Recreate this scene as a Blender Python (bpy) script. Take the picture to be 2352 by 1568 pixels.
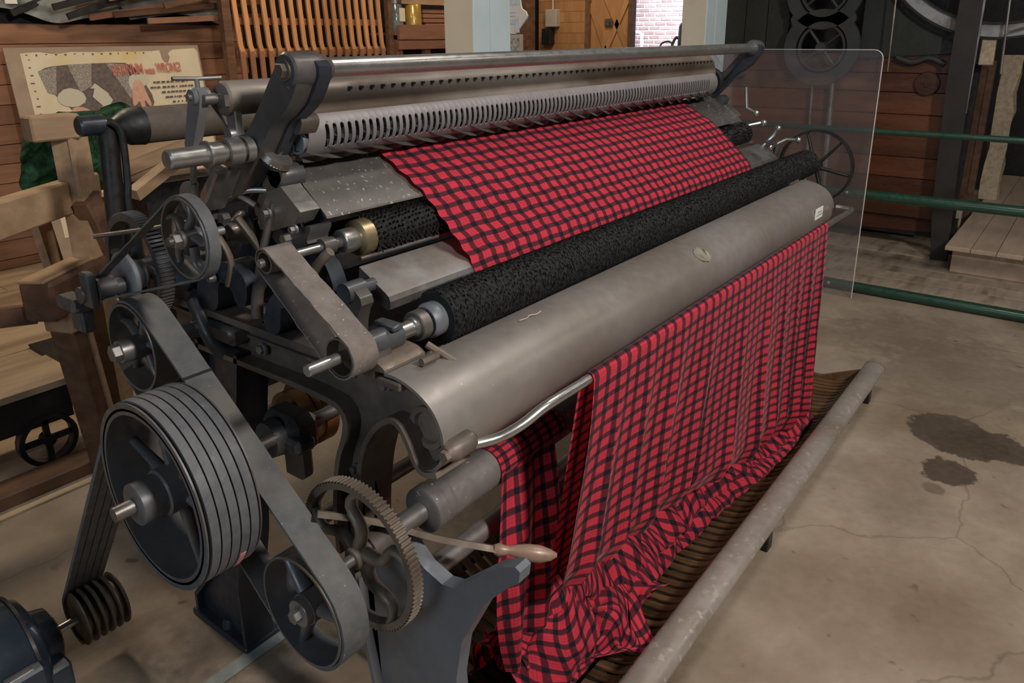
import bpy, bmesh, math, random
from mathutils import Vector, Matrix, noise
random.seed(7)
S = bpy.context.scene
for o in list(bpy.data.objects): bpy.data.objects.remove(o)
PI = math.pi

# ------------------------------------------------------------------ camera
cam = bpy.data.cameras.new('camera'); camo = bpy.data.objects.new('camera', cam)
S.collection.objects.link(camo); S.camera = camo
cam.sensor_width = 36.0; cam.lens = 36.0*1729.742/2352.0
cam.shift_x = -14.0/2352; cam.shift_y = -154.0/2352
cam.clip_start = 0.05; cam.clip_end = 60
R = Matrix(((0.60665859, 0.24406308, -0.75657026), (-0.79492842, 0.17743339, -0.58017773), (-0.00735914, 0.95338901, 0.30165417)))
# columns of a camera matrix are its axes in the world; the y row is mirrored into world Y
camo.matrix_world = Matrix.Translation((0, 0, 1.5)) @ Matrix(((R[0][0], R[0][1], R[0][2]), (R[1][0], R[1][1], R[1][2]), (R[2][0], R[2][1], R[2][2]))).to_4x4()

# ------------------------------------------------------------------ world, lamps, exposure
w = bpy.data.worlds.new('world'); S.world = w; w.use_nodes = True
w.node_tree.nodes['Background'].inputs[0].default_value = (0.62, 0.68, 0.78, 1)
w.node_tree.nodes['Background'].inputs[1].default_value = 0.028
S.view_settings.view_transform = 'Standard'; S.view_settings.look = 'None'
S.view_settings.gamma = 1; S.view_settings.use_curve_mapping = False
S.view_settings.exposure = 0.0
def area(name, loc, to, size, power, col, sy=None):
    l = bpy.data.lights.new(name, 'AREA'); l.energy = power; l.color = col; l.size = size
    if sy: l.shape = 'RECTANGLE'; l.size_y = sy
    o = bpy.data.objects.new(name, l); S.collection.objects.link(o); o.location = loc
    o.rotation_euler = (Vector(to)-Vector(loc)).to_track_quat('-Z', 'Y').to_euler()
    return o
WARM = (1, 0.80, 0.58); NEUT = (1, 0.93, 0.86); COOL = (0.72, 0.86, 1.0)
area('ceiling_lamp_front', (0.9, -1.9, 3.1), (1.6, 1.0, 0.7), 0.36, 108, NEUT)
area('ceiling_lamp_middle', (2.6, 0.2, 3.4), (2.4, 0.9, 0.6), 0.7, 24, NEUT)
area('ceiling_lamp_rear', (1.1, 3.9, 3.2), (1.1, 4.0, 0.3), 0.5, 36, WARM)
area('ceiling_lamp_rack', (4.0, 3.9, 3.1), (4.2, 5.7, 1.3), 0.6, 26, WARM)
area('window_daylight', (-2.4, 0.6, 2.0), (1.0, 1.3, 0.8), 1.5, 29, COOL, 1.4)
area('ceiling_lamp_right', (4.6, -1.6, 3.3), (5.4, 0.6, 0.2), 0.6, 13, NEUT)
area('next_room_daylight', (10.0, 4.0, 3.0), (12.0, 6.0, 1.4), 2.0, 330, (0.93, 0.95, 1.0))
area('far_lamp', (6.4, 4.2, 3.2), (8.0, 5.0, 1.4), 0.8, 30, WARM)

# ------------------------------------------------------------------ materials
def M(name, col, rough=0.6, metal=0.0, col2=None, scale=20.0, bump=0.0, detail=6, col3=None, scale3=3.0, stretch=None, speck=None, vary=0.0, coat=0.0, bscale=None, t3=(0.45, 0.65)):
    m = bpy.data.materials.new(name); m.use_nodes = True; nt = m.node_tree; N = nt.nodes; L = nt.links
    b = N['Principled BSDF']; b.inputs['Roughness'].default_value = rough; b.inputs['Metallic'].default_value = metal
    b.inputs['Coat Weight'].default_value = coat
    tc = N.new('ShaderNodeTexCoord'); mp = N.new('ShaderNodeMapping'); L.new(tc.outputs['Object'], mp.inputs[0])
    if stretch: mp.inputs['Scale'].default_value = stretch
    oi = N.new('ShaderNodeObjectInfo')
    add = N.new('ShaderNodeVectorMath'); add.operation = 'SCALE'; add.inputs[3].default_value = 17.0
    L.new(oi.outputs['Random'], add.inputs[0])
    off = N.new('ShaderNodeVectorMath'); off.operation = 'ADD'; L.new(mp.outputs[0], off.inputs[0]); L.new(add.outputs[0], off.inputs[1])
    n = N.new('ShaderNodeTexNoise'); n.inputs['Scale'].default_value = scale; n.inputs['Detail'].default_value = detail; n.inputs['Roughness'].default_value = 0.65
    L.new(off.outputs[0], n.inputs['Vector'])
    cr = N.new('ShaderNodeValToRGB'); cr.color_ramp.elements[0].position = 0.35; cr.color_ramp.elements[1].position = 0.65
    cr.color_ramp.elements[0].color = (*col, 1); cr.color_ramp.elements[1].color = (*(col2 or col), 1)
    L.new(n.outputs['Fac'], cr.inputs[0]); out = cr.outputs[0]
    if col3:
        n3 = N.new('ShaderNodeTexNoise'); n3.inputs['Scale'].default_value = scale3; n3.inputs['Detail'].default_value = 5
        L.new(off.outputs[0], n3.inputs['Vector'])
        r3 = N.new('ShaderNodeValToRGB'); r3.color_ramp.elements[0].position = t3[0]; r3.color_ramp.elements[1].position = t3[1]
        L.new(n3.outputs['Fac'], r3.inputs[0])
        mx = N.new('ShaderNodeMix'); mx.data_type = 'RGBA'; L.new(r3.outputs[0], mx.inputs[0]); L.new(out, mx.inputs[6]); mx.inputs[7].default_value = (*col3, 1); out = mx.outputs[2]
    if speck:
        v = N.new('ShaderNodeTexNoise'); v.inputs['Scale'].default_value = speck[1]; v.inputs['Detail'].default_value = 2
        L.new(off.outputs[0], v.inputs['Vector'])
        rv = N.new('ShaderNodeValToRGB'); rv.color_ramp.elements[0].position = speck[2]; rv.color_ramp.elements[1].position = speck[2]+0.05
        L.new(v.outputs['Fac'], rv.inputs[0])
        mx = N.new('ShaderNodeMix'); mx.data_type = 'RGBA'; L.new(rv.outputs[0], mx.inputs[0]); L.new(out, mx.inputs[6]); mx.inputs[7].default_value = (*speck[0], 1); out = mx.outputs[2]
    if vary:
        hv = N.new('ShaderNodeHueSaturation'); mr = N.new('ShaderNodeMapRange'); mr.inputs['To Min'].default_value = 1-vary; mr.inputs['To Max'].default_value = 1+vary
        L.new(oi.outputs['Random'], mr.inputs[0]); L.new(mr.outputs[0], hv.inputs['Value']); L.new(out, hv.inputs['Color']); out = hv.outputs[0]
    L.new(out, b.inputs['Base Color'])
    rn = N.new('ShaderNodeTexNoise'); rn.inputs['Scale'].default_value = 38; rn.inputs['Detail'].default_value = 5; L.new(off.outputs[0], rn.inputs['Vector'])
    rm = N.new('ShaderNodeMapRange'); rm.inputs['From Min'].default_value = .35; rm.inputs['From Max'].default_value = .65
    rv_ = .04 if (metal > .5 or bump < .1) else .13; rm.inputs['To Min'].default_value = max(rough-rv_, .08); rm.inputs['To Max'].default_value = min(rough+rv_, 1); L.new(rn.outputs['Fac'], rm.inputs[0]); L.new(rm.outputs[0], b.inputs['Roughness'])
    if bump:
        bp = N.new('ShaderNodeBump'); bp.inputs['Strength'].default_value = bump; bp.inputs['Distance'].default_value = 0.004
        if bscale:
            nb = N.new('ShaderNodeTexNoise'); nb.inputs['Scale'].default_value = bscale; nb.inputs['Detail'].default_value = 4; L.new(off.outputs[0], nb.inputs['Vector']); L.new(nb.outputs['Fac'], bp.inputs['Height'])
        else: L.new(n.outputs['Fac'], bp.inputs['Height'])
        L.new(bp.outputs[0], b.inputs['Normal'])
    return m
IRON = M('painted_iron', (.050, .054, .062), .45, .2, (.08, .083, .09), 9, .25, col3=(.12, .092, .066), scale3=4, coat=.1)
IRONB = M('blue_black_iron', (.020, .026, .038), .42, .15, (.04, .048, .06), 8, .25, coat=.15)
IRONW = M('dusty_brown_iron', (.15, .115, .088), .5, .2, (.23, .18, .14), 7, .3, col3=(.06, .052, .046), scale3=3)
GREYP = M('grey_painted_iron', (.13, .145, .17), .42, .1, (.17, .185, .21), 5, .15, col3=(.15, .15, .15), scale3=2.5)
STEEL = M('bare_steel', (.50, .49, .47), .3, .85, (.40, .385, .36), 9, 0, stretch=(1, 2, 2))
STEELD = M('dull_steel', (.24, .235, .235), .42, .75, (.34, .33, .32), 12, .15, col3=(.16, .13, .10), scale3=5)
TUBE = M('worn_tube_steel', (.27, .24, .215), .42, .5, (.33, .305, .285), 3, .03, col3=(.19, .14, .10), scale3=1.2, speck=((.5, .48, .45), 130, .74), t3=(.5, .8))
WOODR = M('greasy_roller', (.17, .145, .12), .5, .15, (.27, .235, .20), 6, .2, col3=(.10, .07, .05), scale3=4, stretch=(.35, 1, 1))
PLATE = M('speckled_plate', (.105, .098, .092), .42, .5, (.15, .14, .13), 8, .05, speck=((.40, .39, .36), 120, .645))
PLATEL = M('comb_metal', (.22, .205, .21), .5, .35, (.28, .262, .268), 9, .08, speck=((.12, .10, .095), 60, .70))
BRASS = M('brass', (.42, .33, .19), .38, .8, (.32, .25, .15), 20, .1)
BRASSO = M('bronze_pulley', (.30, .15, .055), .5, .4, (.2, .10, .04), 9, .15)
GEARM = M('gear_iron', (.17, .135, .10), .5, .35, (.25, .20, .16), 14, .3, col3=(.10, .075, .055), scale3=7)
PULLM = M('pulley_iron', (.12, .125, .135), .4, .4, (.17, .172, .18), 6, .1, col3=(.17, .135, .10), scale3=5)
BELT = M('grey_belt', (.085, .088, .092), .75, 0, (.12, .122, .125), 30, .5, col3=(.15, .145, .135), scale3=6, speck=((.33, .33, .32), 160, .72))
BELTB = M('brown_leather_belt', (.14, .115, .10), .8, 0, (.21, .18, .16), 18, .7, speck=((.42, .38, .35), 150, .68))
RUBBER = M('rubber_v_belt', (.095, .098, .108), .6, 0, (.14, .145, .15), 26, .35, speck=((.28, .28, .28), 190, .73))
BRUSH = M('black_bristle', (.010, .010, .011), .6, 0, (.022, .022, .022), 60, .4)
BRUSHB = M('brush_core', (.008, .008, .008), .8, 0)
LINT = M('bristle_tips', (.006, .006, .006), .6, 0, (.018, .017, .016), 90, speck=((.30, .30, .28), 190, .76))
RIM = M('peeling_rim_metal', (.33, .29, .255), .4, .3, (.38, .345, .31), 10, .3, speck=((.42, .38, .33), 45, .62), col3=(.27, .23, .19), scale3=5)
SLATW = M('tray_slat_wood', (.075, .038, .017), .38, 0, (.17, .088, .042), 5, .25, stretch=(8, 1, 1), vary=.35, col3=(.07, .04, .02), scale3=7)
PLANK = M('brown_wall_plank', (.26, .125, .068), .6, 0, (.34, .17, .095), 3.0, .3, stretch=(.5, 2, 6), vary=.22, col3=(.15, .065, .03), scale3=3.2, t3=(.55, .72))
PINE = M('rough_pine', (.38, .24, .135), .65, 0, (.48, .32, .19), 4, .35, stretch=(1.2, 6, 6), vary=.12, col3=(.30, .19, .11), scale3=2.4, t3=(.55, .75))
BROWNW = M('dark_brown_wood', (.10, .048, .026), .5, 0, (.18, .095, .055), 4, .3, stretch=(1, 5, 5), vary=.2)
RACKW = M('lit_rack_wood', (.58, .27, .11), .5, 0, (.68, .34, .15), 9, .2, stretch=(3, 3, .5), vary=.15)  # brighter orange puts the light on the upper slats into the colour
RACKB = M('rack_rail_wood', (.30, .13, .07), .6, 0, (.36, .17, .09), 9, .2)
FLOORW = M('worn_floorboard', (.34, .275, .205), .6, 0, (.44, .36, .28), 3, .3, stretch=(1, 6, 1), vary=.12, col3=(.21, .16, .10), scale3=2.0, t3=(.5, .68))
FLOORX = M('pale_floorboard', (.42, .315, .20), .6, 0, (.52, .40, .27), 2.2, .25, stretch=(.8, 5, 1), vary=.1, col3=(.30, .21, .13), scale3=1.6)
POSTW = M('cream_post_paint', (.62, .56, .44), .6, 0, (.68, .62, .50), 3, .1, col3=(.56, .48, .36), scale3=5, t3=(.6, .75))
POSTB = M('pale_blue_post_paint', (.52, .63, .66), .6, 0, (.58, .68, .71), 3, .1)
DARKG = M('dark_green_iron', (.022, .026, .021), .6, .1, (.036, .040, .033), 3, .2)
CASTG = M('cast_end_plate', (.040, .044, .045), .55, .2, (.06, .064, .064), 5, .2)
BLACK = M('black_iron', (.012, .012, .013), .5, .2, (.022, .021, .022), 10, .2)
PANELW = M('stained_panel_wood', (.085, .028, .011), .4, 0, (.16, .058, .026), 2.4, .25, stretch=(1, .5, 3), vary=.25, col3=(.08, .03, .015), scale3=2)
GREENR = M('green_rail_paint', (.012, .050, .030), .4, 0, (.018, .064, .040), 6, .1, coat=.3)
BENCHW = M('bench_board', (.50, .37, .27), .6, 0, (.58, .45, .34), 3, .25, stretch=(1, 5, 5), vary=.06, col3=(.38, .27, .19), scale3=1.7, t3=(.55, .75))
RAW = M('raw_chipped_board', (.62, .52, .38), .8, 0, (.42, .32, .20), 30, .9, vary=.05)
GREENC = M('green_fabric', (.006, .035, .012), .9, 0, (.05, .17, .075), 30, .8)  # the cloth's highlights are mixed in as a lighter second green
BOARD = M('poster_backing', (.34, .255, .19), .75, 0, (.40, .31, .235), 8, .15)
PAPER = M('aged_paper', (.70, .61, .43), .8, 0, (.76, .68, .51), 6, .1, col3=(.70, .56, .26), scale3=2.6, t3=(.5, .7))
PRED = M('faded_red_print', (.55, .14, .10), .8, 0, (.66, .26, .2), 60)
PINK_DARK = M('brown_ink', (.13, .105, .095), .8, 0)
SUIT = M('suit_check_print', (.11, .085, .08), .85, 0, (.19, .155, .14), 40)
SUITL = M('suit_check_light', (.42, .38, .33), .85, 0)
SKIN = M('skin_print', (.60, .33, .23), .85, 0, (.68, .43, .32), 30)
CUFF = M('cuff_print', (.60, .57, .45), .85, 0)
YELP = M('yellow_ink', (.72, .52, .10), .85, 0)
WHITE = M('white_label', (.80, .80, .76), .6, 0)
INK = M('grey_ink', (.30, .31, .31), .8, 0)
CREAMB = M('cream_box', (.42, .38, .33), .6, 0, (.50, .46, .41), 6)
GLASSC = M('clouded_jar', (.10, .14, .15), .15, 0, (.22, .27, .28), 5, coat=.6)
AMBER = M('amber_tin', (.42, .26, .04), .25, .2, (.55, .36, .08), 9, coat=.6)
MOTOR = M('motor_paint', (.022, .034, .052), .3, .2, (.035, .05, .07), 4, .05, coat=.4)
MORTAR = M('white_mortar', (.78, .76, .80), .9, 0)
BRICK = M('whitewashed_brick', (.52, .36, .37), .9, 0, (.66, .52, .54), 8, .3, vary=.2)
DOORW = M('varnished_door_wood', (.36, .18, .075), .45, 0, (.46, .25, .11), 3, .2, stretch=(5, 5, .6), vary=.08)
SHELFW = M('shelf_wood', (.25, .11, .065), .6, 0, (.32, .16, .10), 4, .25, stretch=(1, 5, 5), vary=.2)
GREYSH = M('grey_sheet', (.16, .18, .17), .6, 0, (.36, .38, .36), 5, .5)
PICP = M('blue_print', (.45, .62, .80), .6, 0, (.62, .74, .86), 30)
PICW = M('white_print', (.70, .72, .74), .6, 0)
THREADM = M('pink_thread', (.75, .55, .50), .8, 0)
PINKT = M('pink_tape', (.55, .25, .22), .8, 0)

# concrete with cracks, stains and oil patches
def concrete():
    m = M('trodden_concrete', (.285, .225, .165), .55, 0, (.40, .325, .25), 3.6, .35, detail=10, col3=(.21, .155, .105), scale3=1.5, t3=(.45, .68), bscale=30, speck=((.16, .12, .09), 14, .70))
    nt = m.node_tree; N = nt.nodes; L = nt.links; b = N['Principled BSDF']
    src = b.inputs['Base Color'].links[0].from_socket
    tc = N.new('ShaderNodeNewGeometry')
    vo = N.new('ShaderNodeTexVoronoi'); vo.feature = 'DISTANCE_TO_EDGE'; vo.inputs['Scale'].default_value = .85
    nz = N.new('ShaderNodeTexNoise'); nz.inputs['Scale'].default_value = 5; nz.inputs['Detail'].default_value = 6
    L.new(tc.outputs['Position'], nz.inputs['Vector'])
    mixv = N.new('ShaderNodeMix'); mixv.data_type = 'VECTOR'; mixv.inputs[0].default_value = .12
    L.new(tc.outputs['Position'], mixv.inputs[4]); L.new(nz.outputs['Color'], mixv.inputs[5]); L.new(mixv.outputs[1], vo.inputs['Vector'])
    cr = N.new('ShaderNodeValToRGB'); cr.color_ramp.elements[0].position = .0; cr.color_ramp.elements[1].position = .0025
    cr.color_ramp.elements[0].color = (.35, .32, .3, 1); cr.color_ramp.elements[1].color = (1, 1, 1, 1)
    L.new(vo.outputs['Distance'], cr.inputs[0])
    mu = N.new('ShaderNodeMix'); mu.data_type = 'RGBA'; mu.blend_type = 'MULTIPLY'; mu.inputs[0].default_value = .45
    L.new(src, mu.inputs[6]); L.new(cr.outputs[0], mu.inputs[7]); out = mu.outputs[2]
    # ragged oil patches: distance to a point, pushed about by noise
    nn = N.new('ShaderNodeTexNoise'); nn.inputs['Scale'].default_value = 9; nn.inputs['Detail'].default_value = 8; nn.inputs['Roughness'].default_value = .7
    L.new(tc.outputs['Position'], nn.inputs['Vector'])
    for (x, y, r, col, am) in [(3.12, .26, .155, (.075, .055, .038), .09), (3.10, .10, .125, (.075, .055, .038), .09), (3.06, .18, .12, (.075, .055, .038), .08), (2.80, .215, .095, (.07, .05, .035), .07), (2.66, .235, .035, (.16, .125, .09), .03), (3.75, .30, .40, (.20, .155, .11), .35), (4.1, .62, .32, (.18, .14, .10), .35), (3.3, -.35, .25, (.25, .20, .15), .3), (.78, 1.60, .16, (.08, .05, .03), .25), (.95, 1.2, .25, (.09, .06, .035), .3), (1.3, .95, .3, (.10, .07, .045), .3), (1.8, 1.2, .4, (.12, .085, .055), .35), (2.45, .33, .12, (.20, .16, .12), .2)]:
        d = N.new('ShaderNodeVectorMath'); d.operation = 'DISTANCE'; d.inputs[1].default_value = (x, y, 0); L.new(tc.outputs['Position'], d.inputs[0])
        a = N.new('ShaderNodeMath'); a.operation = 'MULTIPLY_ADD'; a.inputs[1].default_value = am*2.2; L.new(nn.outputs['Fac'], a.inputs[0]); L.new(d.outputs['Value'], a.inputs[2])
        mr = N.new('ShaderNodeMapRange'); soft = .006 if am < .1 else .12
        mr.inputs['From Min'].default_value = r+am*1.1-soft; mr.inputs['From Max'].default_value = r+am*1.1+soft; mr.inputs['To Min'].default_value = .9 if am < .1 else .6; mr.inputs['To Max'].default_value = 0
        L.new(a.outputs[0], mr.inputs[0])
        mx = N.new('ShaderNodeMix'); mx.data_type = 'RGBA'; L.new(mr.outputs[0], mx.inputs[0]); L.new(out, mx.inputs[6]); mx.inputs[7].default_value = (*col, 1); out = mx.outputs[2]
    L.new(out, b.inputs['Base Color'])
    return m
CONC = concrete()

# plaid: u across, v along, both in metres
def plaid():
    m = bpy.data.materials.new('red_plaid_wool'); m.use_nodes = True; nt = m.node_tree; N = nt.nodes; L = nt.links
    b = N['Principled BSDF']; b.inputs['Roughness'].default_value = .9
    b.inputs['Sheen Weight'].default_value = .34; b.inputs['Sheen Roughness'].default_value = .32; b.inputs['Sheen Tint'].default_value = (1, .8, .82, 1)
    uv = N.new('ShaderNodeUVMap'); uv.uv_map = 'UVMap'; sx = N.new('ShaderNodeSeparateXYZ')
    nz = N.new('ShaderNodeTexNoise'); nz.inputs['Scale'].default_value = 400; nz.inputs['Detail'].default_value = 2
    mv = N.new('ShaderNodeMix'); mv.data_type = 'VECTOR'; mv.inputs[0].default_value = .0028
    L.new(uv.outputs[0], nz.inputs['Vector']); L.new(uv.outputs[0], mv.inputs[4]); L.new(nz.outputs['Color'], mv.inputs[5]); L.new(mv.outputs[1], sx.inputs[0])
    def band(sock, period):
        # 1 inside the red stripe; every second stripe carries two thin dark lines
        d = N.new('ShaderNodeMath'); d.operation = 'DIVIDE'; d.inputs[1].default_value = period*2; L.new(sock, d.inputs[0])
        f = N.new('ShaderNodeMath'); f.operation = 'FRACT'; L.new(d.outputs[0], f.inputs[0])
        c = N.new('ShaderNodeValToRGB'); c.color_ramp.interpolation = 'LINEAR'; E = c.color_ramp.elements
        E[0].position = 0; E[0].color = (0, 0, 0, 1); E[1].position = .02; E[1].color = (1, 1, 1, 1)
        for p, v in [(.295, 1), (.325, 0), (.485, 0), (.515, 1), (.585, 1), (.595, .45), (.61, 1), (.68, 1), (.69, .45), (.705, 1), (.80, 1), (.83, 0), (.985, 0)]:
            e = E.new(p); e.color = (v, v, v, 1)
        L.new(f.outputs[0], c.inputs[0]); return c.outputs[0]
    bu = band(sx.outputs[0], .042); bv = band(sx.outputs[1], .029)
    m1 = N.new('ShaderNodeMix'); m1.data_type = 'RGBA'; L.new(bu, m1.inputs[0]); m1.inputs[6].default_value = (.012, .014, .026, 1); m1.inputs[7].default_value = (.17, .026, .045, 1)
    m2 = N.new('ShaderNodeMix'); m2.data_type = 'RGBA'; L.new(bu, m2.inputs[0]); m2.inputs[6].default_value = (.19, .020, .035, 1); m2.inputs[7].default_value = (.86, .060, .105, 1)
    m3 = N.new('ShaderNodeMix'); m3.data_type = 'RGBA'; L.new(bv, m3.inputs[0]); L.new(m1.outputs[2], m3.inputs[6]); L.new(m2.outputs[2], m3.inputs[7])
    # pale lint
    ln = N.new('ShaderNodeTexNoise'); ln.inputs['Scale'].default_value = 90; ln.inputs['Detail'].default_value = 4; L.new(uv.outputs[0], ln.inputs['Vector'])
    lr = N.new('ShaderNodeMapRange'); lr.inputs['From Min'].default_value = .62; lr.inputs['From Max'].default_value = .8; lr.inputs['To Max'].default_value = .22; L.new(ln.outputs['Fac'], lr.inputs[0])
    m4 = N.new('ShaderNodeMix'); m4.data_type = 'RGBA'; L.new(lr.outputs[0], m4.inputs[0]); L.new(m3.outputs[2], m4.inputs[6]); m4.inputs[7].default_value = (.6, .45, .45, 1)
    L.new(m4.outputs[2], b.inputs['Base Color'])
    bp = N.new('ShaderNodeBump'); bp.inputs['Strength'].default_value = .4; bp.inputs['Distance'].default_value = .002; L.new(ln.outputs['Fac'], bp.inputs['Height']); L.new(bp.outputs[0], b.inputs['Normal'])
    return m
PLAID = plaid()
def acrylic():
    m = bpy.data.materials.new('clear_acrylic'); m.use_nodes = True; nt = m.node_tree; N = nt.nodes; L = nt.links
    for n in list(N):
        if n.type != 'OUTPUT_MATERIAL': N.remove(n)
    t = N.new('ShaderNodeBsdfTransparent'); g = N.new('ShaderNodeBsdfGlossy'); g.inputs['Roughness'].default_value = .06
    d = N.new('ShaderNodeBsdfDiffuse'); d.inputs['Color'].default_value = (.75, .72, .76, 1)
    a = N.new('ShaderNodeMixShader'); a.inputs[0].default_value = .07; b = N.new('ShaderNodeMixShader'); b.inputs[0].default_value = .04
    t.inputs['Color'].default_value = (.93, .93, .95, 1)
    L.new(t.outputs[0], a.inputs[1]); L.new(g.outputs[0], a.inputs[2]); L.new(a.outputs[0], b.inputs[1]); L.new(d.outputs[0], b.inputs[2])
    L.new(b.outputs[0], N['Material Output'].inputs[0]); return m
ACR = acrylic()

# ------------------------------------------------------------------ object helpers
WL = {}
def tag(o, label=None, cat=None, group=None, kind=None):
    if label: o['label'] = label
    if cat: o['category'] = cat
    if group: o['group'] = group
    if kind: o['kind'] = kind
    return o
def thing(name, loc, label, cat, group=None):
    o = bpy.data.objects.new(name, None); o.empty_display_size = .1; S.collection.objects.link(o); o.location = loc
    WL[o.name] = Vector(loc); return tag(o, label, cat, group)
def obj(name, bm, mat, parent=None, smooth=35, label=None, kind=None, recalc=True):
    if recalc: bmesh.ops.recalc_face_normals(bm, faces=bm.faces)
    lo = Vector((1e9,)*3); hi = -lo
    for v in bm.verts:
        for i in range(3): lo[i] = min(lo[i], v.co[i]); hi[i] = max(hi[i], v.co[i])
    c = (lo+hi)/2
    if not parent: c.z = lo.z
    for v in bm.verts: v.co -= c
    me = bpy.data.meshes.new(name); bm.to_mesh(me); bm.free(); me.materials.append(mat)
    if smooth:
        me.shade_smooth()
        try: me.set_sharp_from_angle(angle=math.radians(smooth))
        except Exception: pass
    o = bpy.data.objects.new(name, me); S.collection.objects.link(o); WL[o.name] = c.copy()
    if parent: o.parent = parent; o.location = c-WL[parent.name]
    else: o.location = c
    if label: o['label'] = label
    if kind: o['kind'] = kind
    return o
def split(name, bm, mat, parent, smooth=35, **k):
    seen = set(); out = []; bm.verts.ensure_lookup_table()
    for v in bm.verts:
        if v in seen: continue
        st = [v]; seen.add(v); isl = []
        while st:
            a = st.pop(); isl.append(a)
            for e in a.link_edges:
                b_ = e.other_vert(a)
                if b_ not in seen: seen.add(b_); st.append(b_)
        nb = B(); mp = {a: nb.verts.new(a.co) for a in isl}; fs = {f for a in isl for f in a.link_faces}
        for f in fs: nb.faces.new([mp[a] for a in f.verts])
        out.append(obj(name, nb, mat, parent, smooth, **k))
    bm.free(); return out[0]
def inst(o, parent, wloc, rot=None):
    c = o.copy(); S.collection.objects.link(c); c.parent = parent; c.location = Vector(wloc)-WL[parent.name]; WL[c.name] = Vector(wloc)
    if rot: c.rotation_euler = rot
    return c
def B(): return bmesh.new()
def box(bm, a, b, bev=0.0, rot=None, piv=None):
    r = bmesh.ops.create_cube(bm, size=1); vs = r['verts']; a = Vector(a); b = Vector(b); d = b-a; c = (a+b)/2
    for v in vs: v.co = Vector((v.co.x*d.x, v.co.y*d.y, v.co.z*d.z))+c
    if bev:
        es = list({e for v in vs for e in v.link_edges}); rr = bmesh.ops.bevel(bm, geom=es, offset=bev, segments=1, affect='EDGES')
        vs = list({v for f in rr['faces'] for v in f.verts})
    if rot:
        p = Vector(piv) if piv else c
        for v in vs: v.co = rot @ (v.co-p)+p
    return vs
def prism(bm, poly, x0, x1, bev=0.0):
    n = len(poly); a = [bm.verts.new((x0, y, z)) for y, z in poly]; b = [bm.verts.new((x1, y, z)) for y, z in poly]
    bm.faces.new(a); bm.faces.new(list(reversed(b)))
    fs = [bm.faces.new((a[i], b[i], b[(i+1) % n], a[(i+1) % n])) for i in range(n)]
    if bev: bmesh.ops.bevel(bm, geom=[e for e in bm.edges if e.verts[0] in a and e.verts[1] in a], offset=bev, segments=2, affect='EDGES')
    return a+b
def smoothpoly(poly, it=2, closed=True):
    for _ in range(it):
        q = []; n = len(poly)
        if not closed: q.append(poly[0])
        for i in range(n if closed else n-1):
            p0 = poly[i]; p1 = poly[(i+1) % n]
            q.append(tuple(.75*a+.25*b for a, b in zip(p0, p1))); q.append(tuple(.25*a+.75*b for a, b in zip(p0, p1)))
        if not closed: q.append(poly[-1])
        poly = q
    return poly
def strip(bm, path, x0, x1, t, closed=False):
    # a band of thickness t following a path in the YZ plane, as wide as x0..x1
    n = len(path); L_, R_ = [], []
    for i, (y, z) in enumerate(path):
        if closed: p, q = path[(i-1) % n], path[(i+1) % n]
        else: p, q = path[max(i-1, 0)], path[min(i+1, n-1)]
        dy, dz = q[0]-p[0], q[1]-p[1]; l = math.hypot(dy, dz) or 1; ny, nz = -dz/l*t/2, dy/l*t/2
        L_.append((y+ny, z+nz)); R_.append((y-ny, z-nz))
    va = [[bm.verts.new((x, *p)) for p in S_] for S_ in (L_, R_) for x in (x0, x1)]
    l0, l1, r0, r1 = va
    m = n if closed else n-1
    for i in range(m):
        j = (i+1) % n
        bm.faces.new((l0[i], l0[j], l1[j], l1[i])); bm.faces.new((r0[i], r1[i], r1[j], r0[j]))
        bm.faces.new((l0[i], r0[i], r0[j], l0[j])); bm.faces.new((l1[i], l1[j], r1[j], r1[i]))
    if not closed:
        for i in (0, n-1): bm.faces.new((l0[i], l1[i], r1[i], r0[i]))
def lathe(bm, prof, y, z, n=40, closed=False, axis='X', c=(0, 0, 0)):
    # profile of (along-axis, radius); caps when the radius is 0
    rings = []
    for x, r in prof:
        if axis == 'X': ring = [Vector((x, y+r*math.cos(2*PI*k/n), z+r*math.sin(2*PI*k/n))) for k in range(n)]
        elif axis == 'Z': ring = [Vector((y+r*math.cos(2*PI*k/n), z+r*math.sin(2*PI*k/n), x)) for k in range(n)]
        else: ring = [Vector((y+r*math.cos(2*PI*k/n), x, z+r*math.sin(2*PI*k/n))) for k in range(n)]
        if r < 1e-6: rings.append([bm.verts.new(ring[0])])
        else: rings.append([bm.verts.new(p) for p in ring])
    m = len(rings)
    for i in range(m if closed else m-1):
        a, b = rings[i], rings[(i+1) % m]
        for k in range(n):
            k2 = (k+1) % n
            if len(a) == 1 and len(b) == 1: continue
            if len(a) == 1: bm.faces.new((a[0], b[k2], b[k]))
            elif len(b) == 1: bm.faces.new((a[k], a[k2], b[0]))
            else: bm.faces.new((a[k], a[k2], b[k2], b[k]))
    return rings
def cylx(bm, x0, x1, y, z, r, n=28, ch=.0015):
    lathe(bm, [(x0, 0), (x0, r-ch), (x0+ch, r), (x1-ch, r), (x1, r-ch), (x1, 0)], y, z, n)
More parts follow.
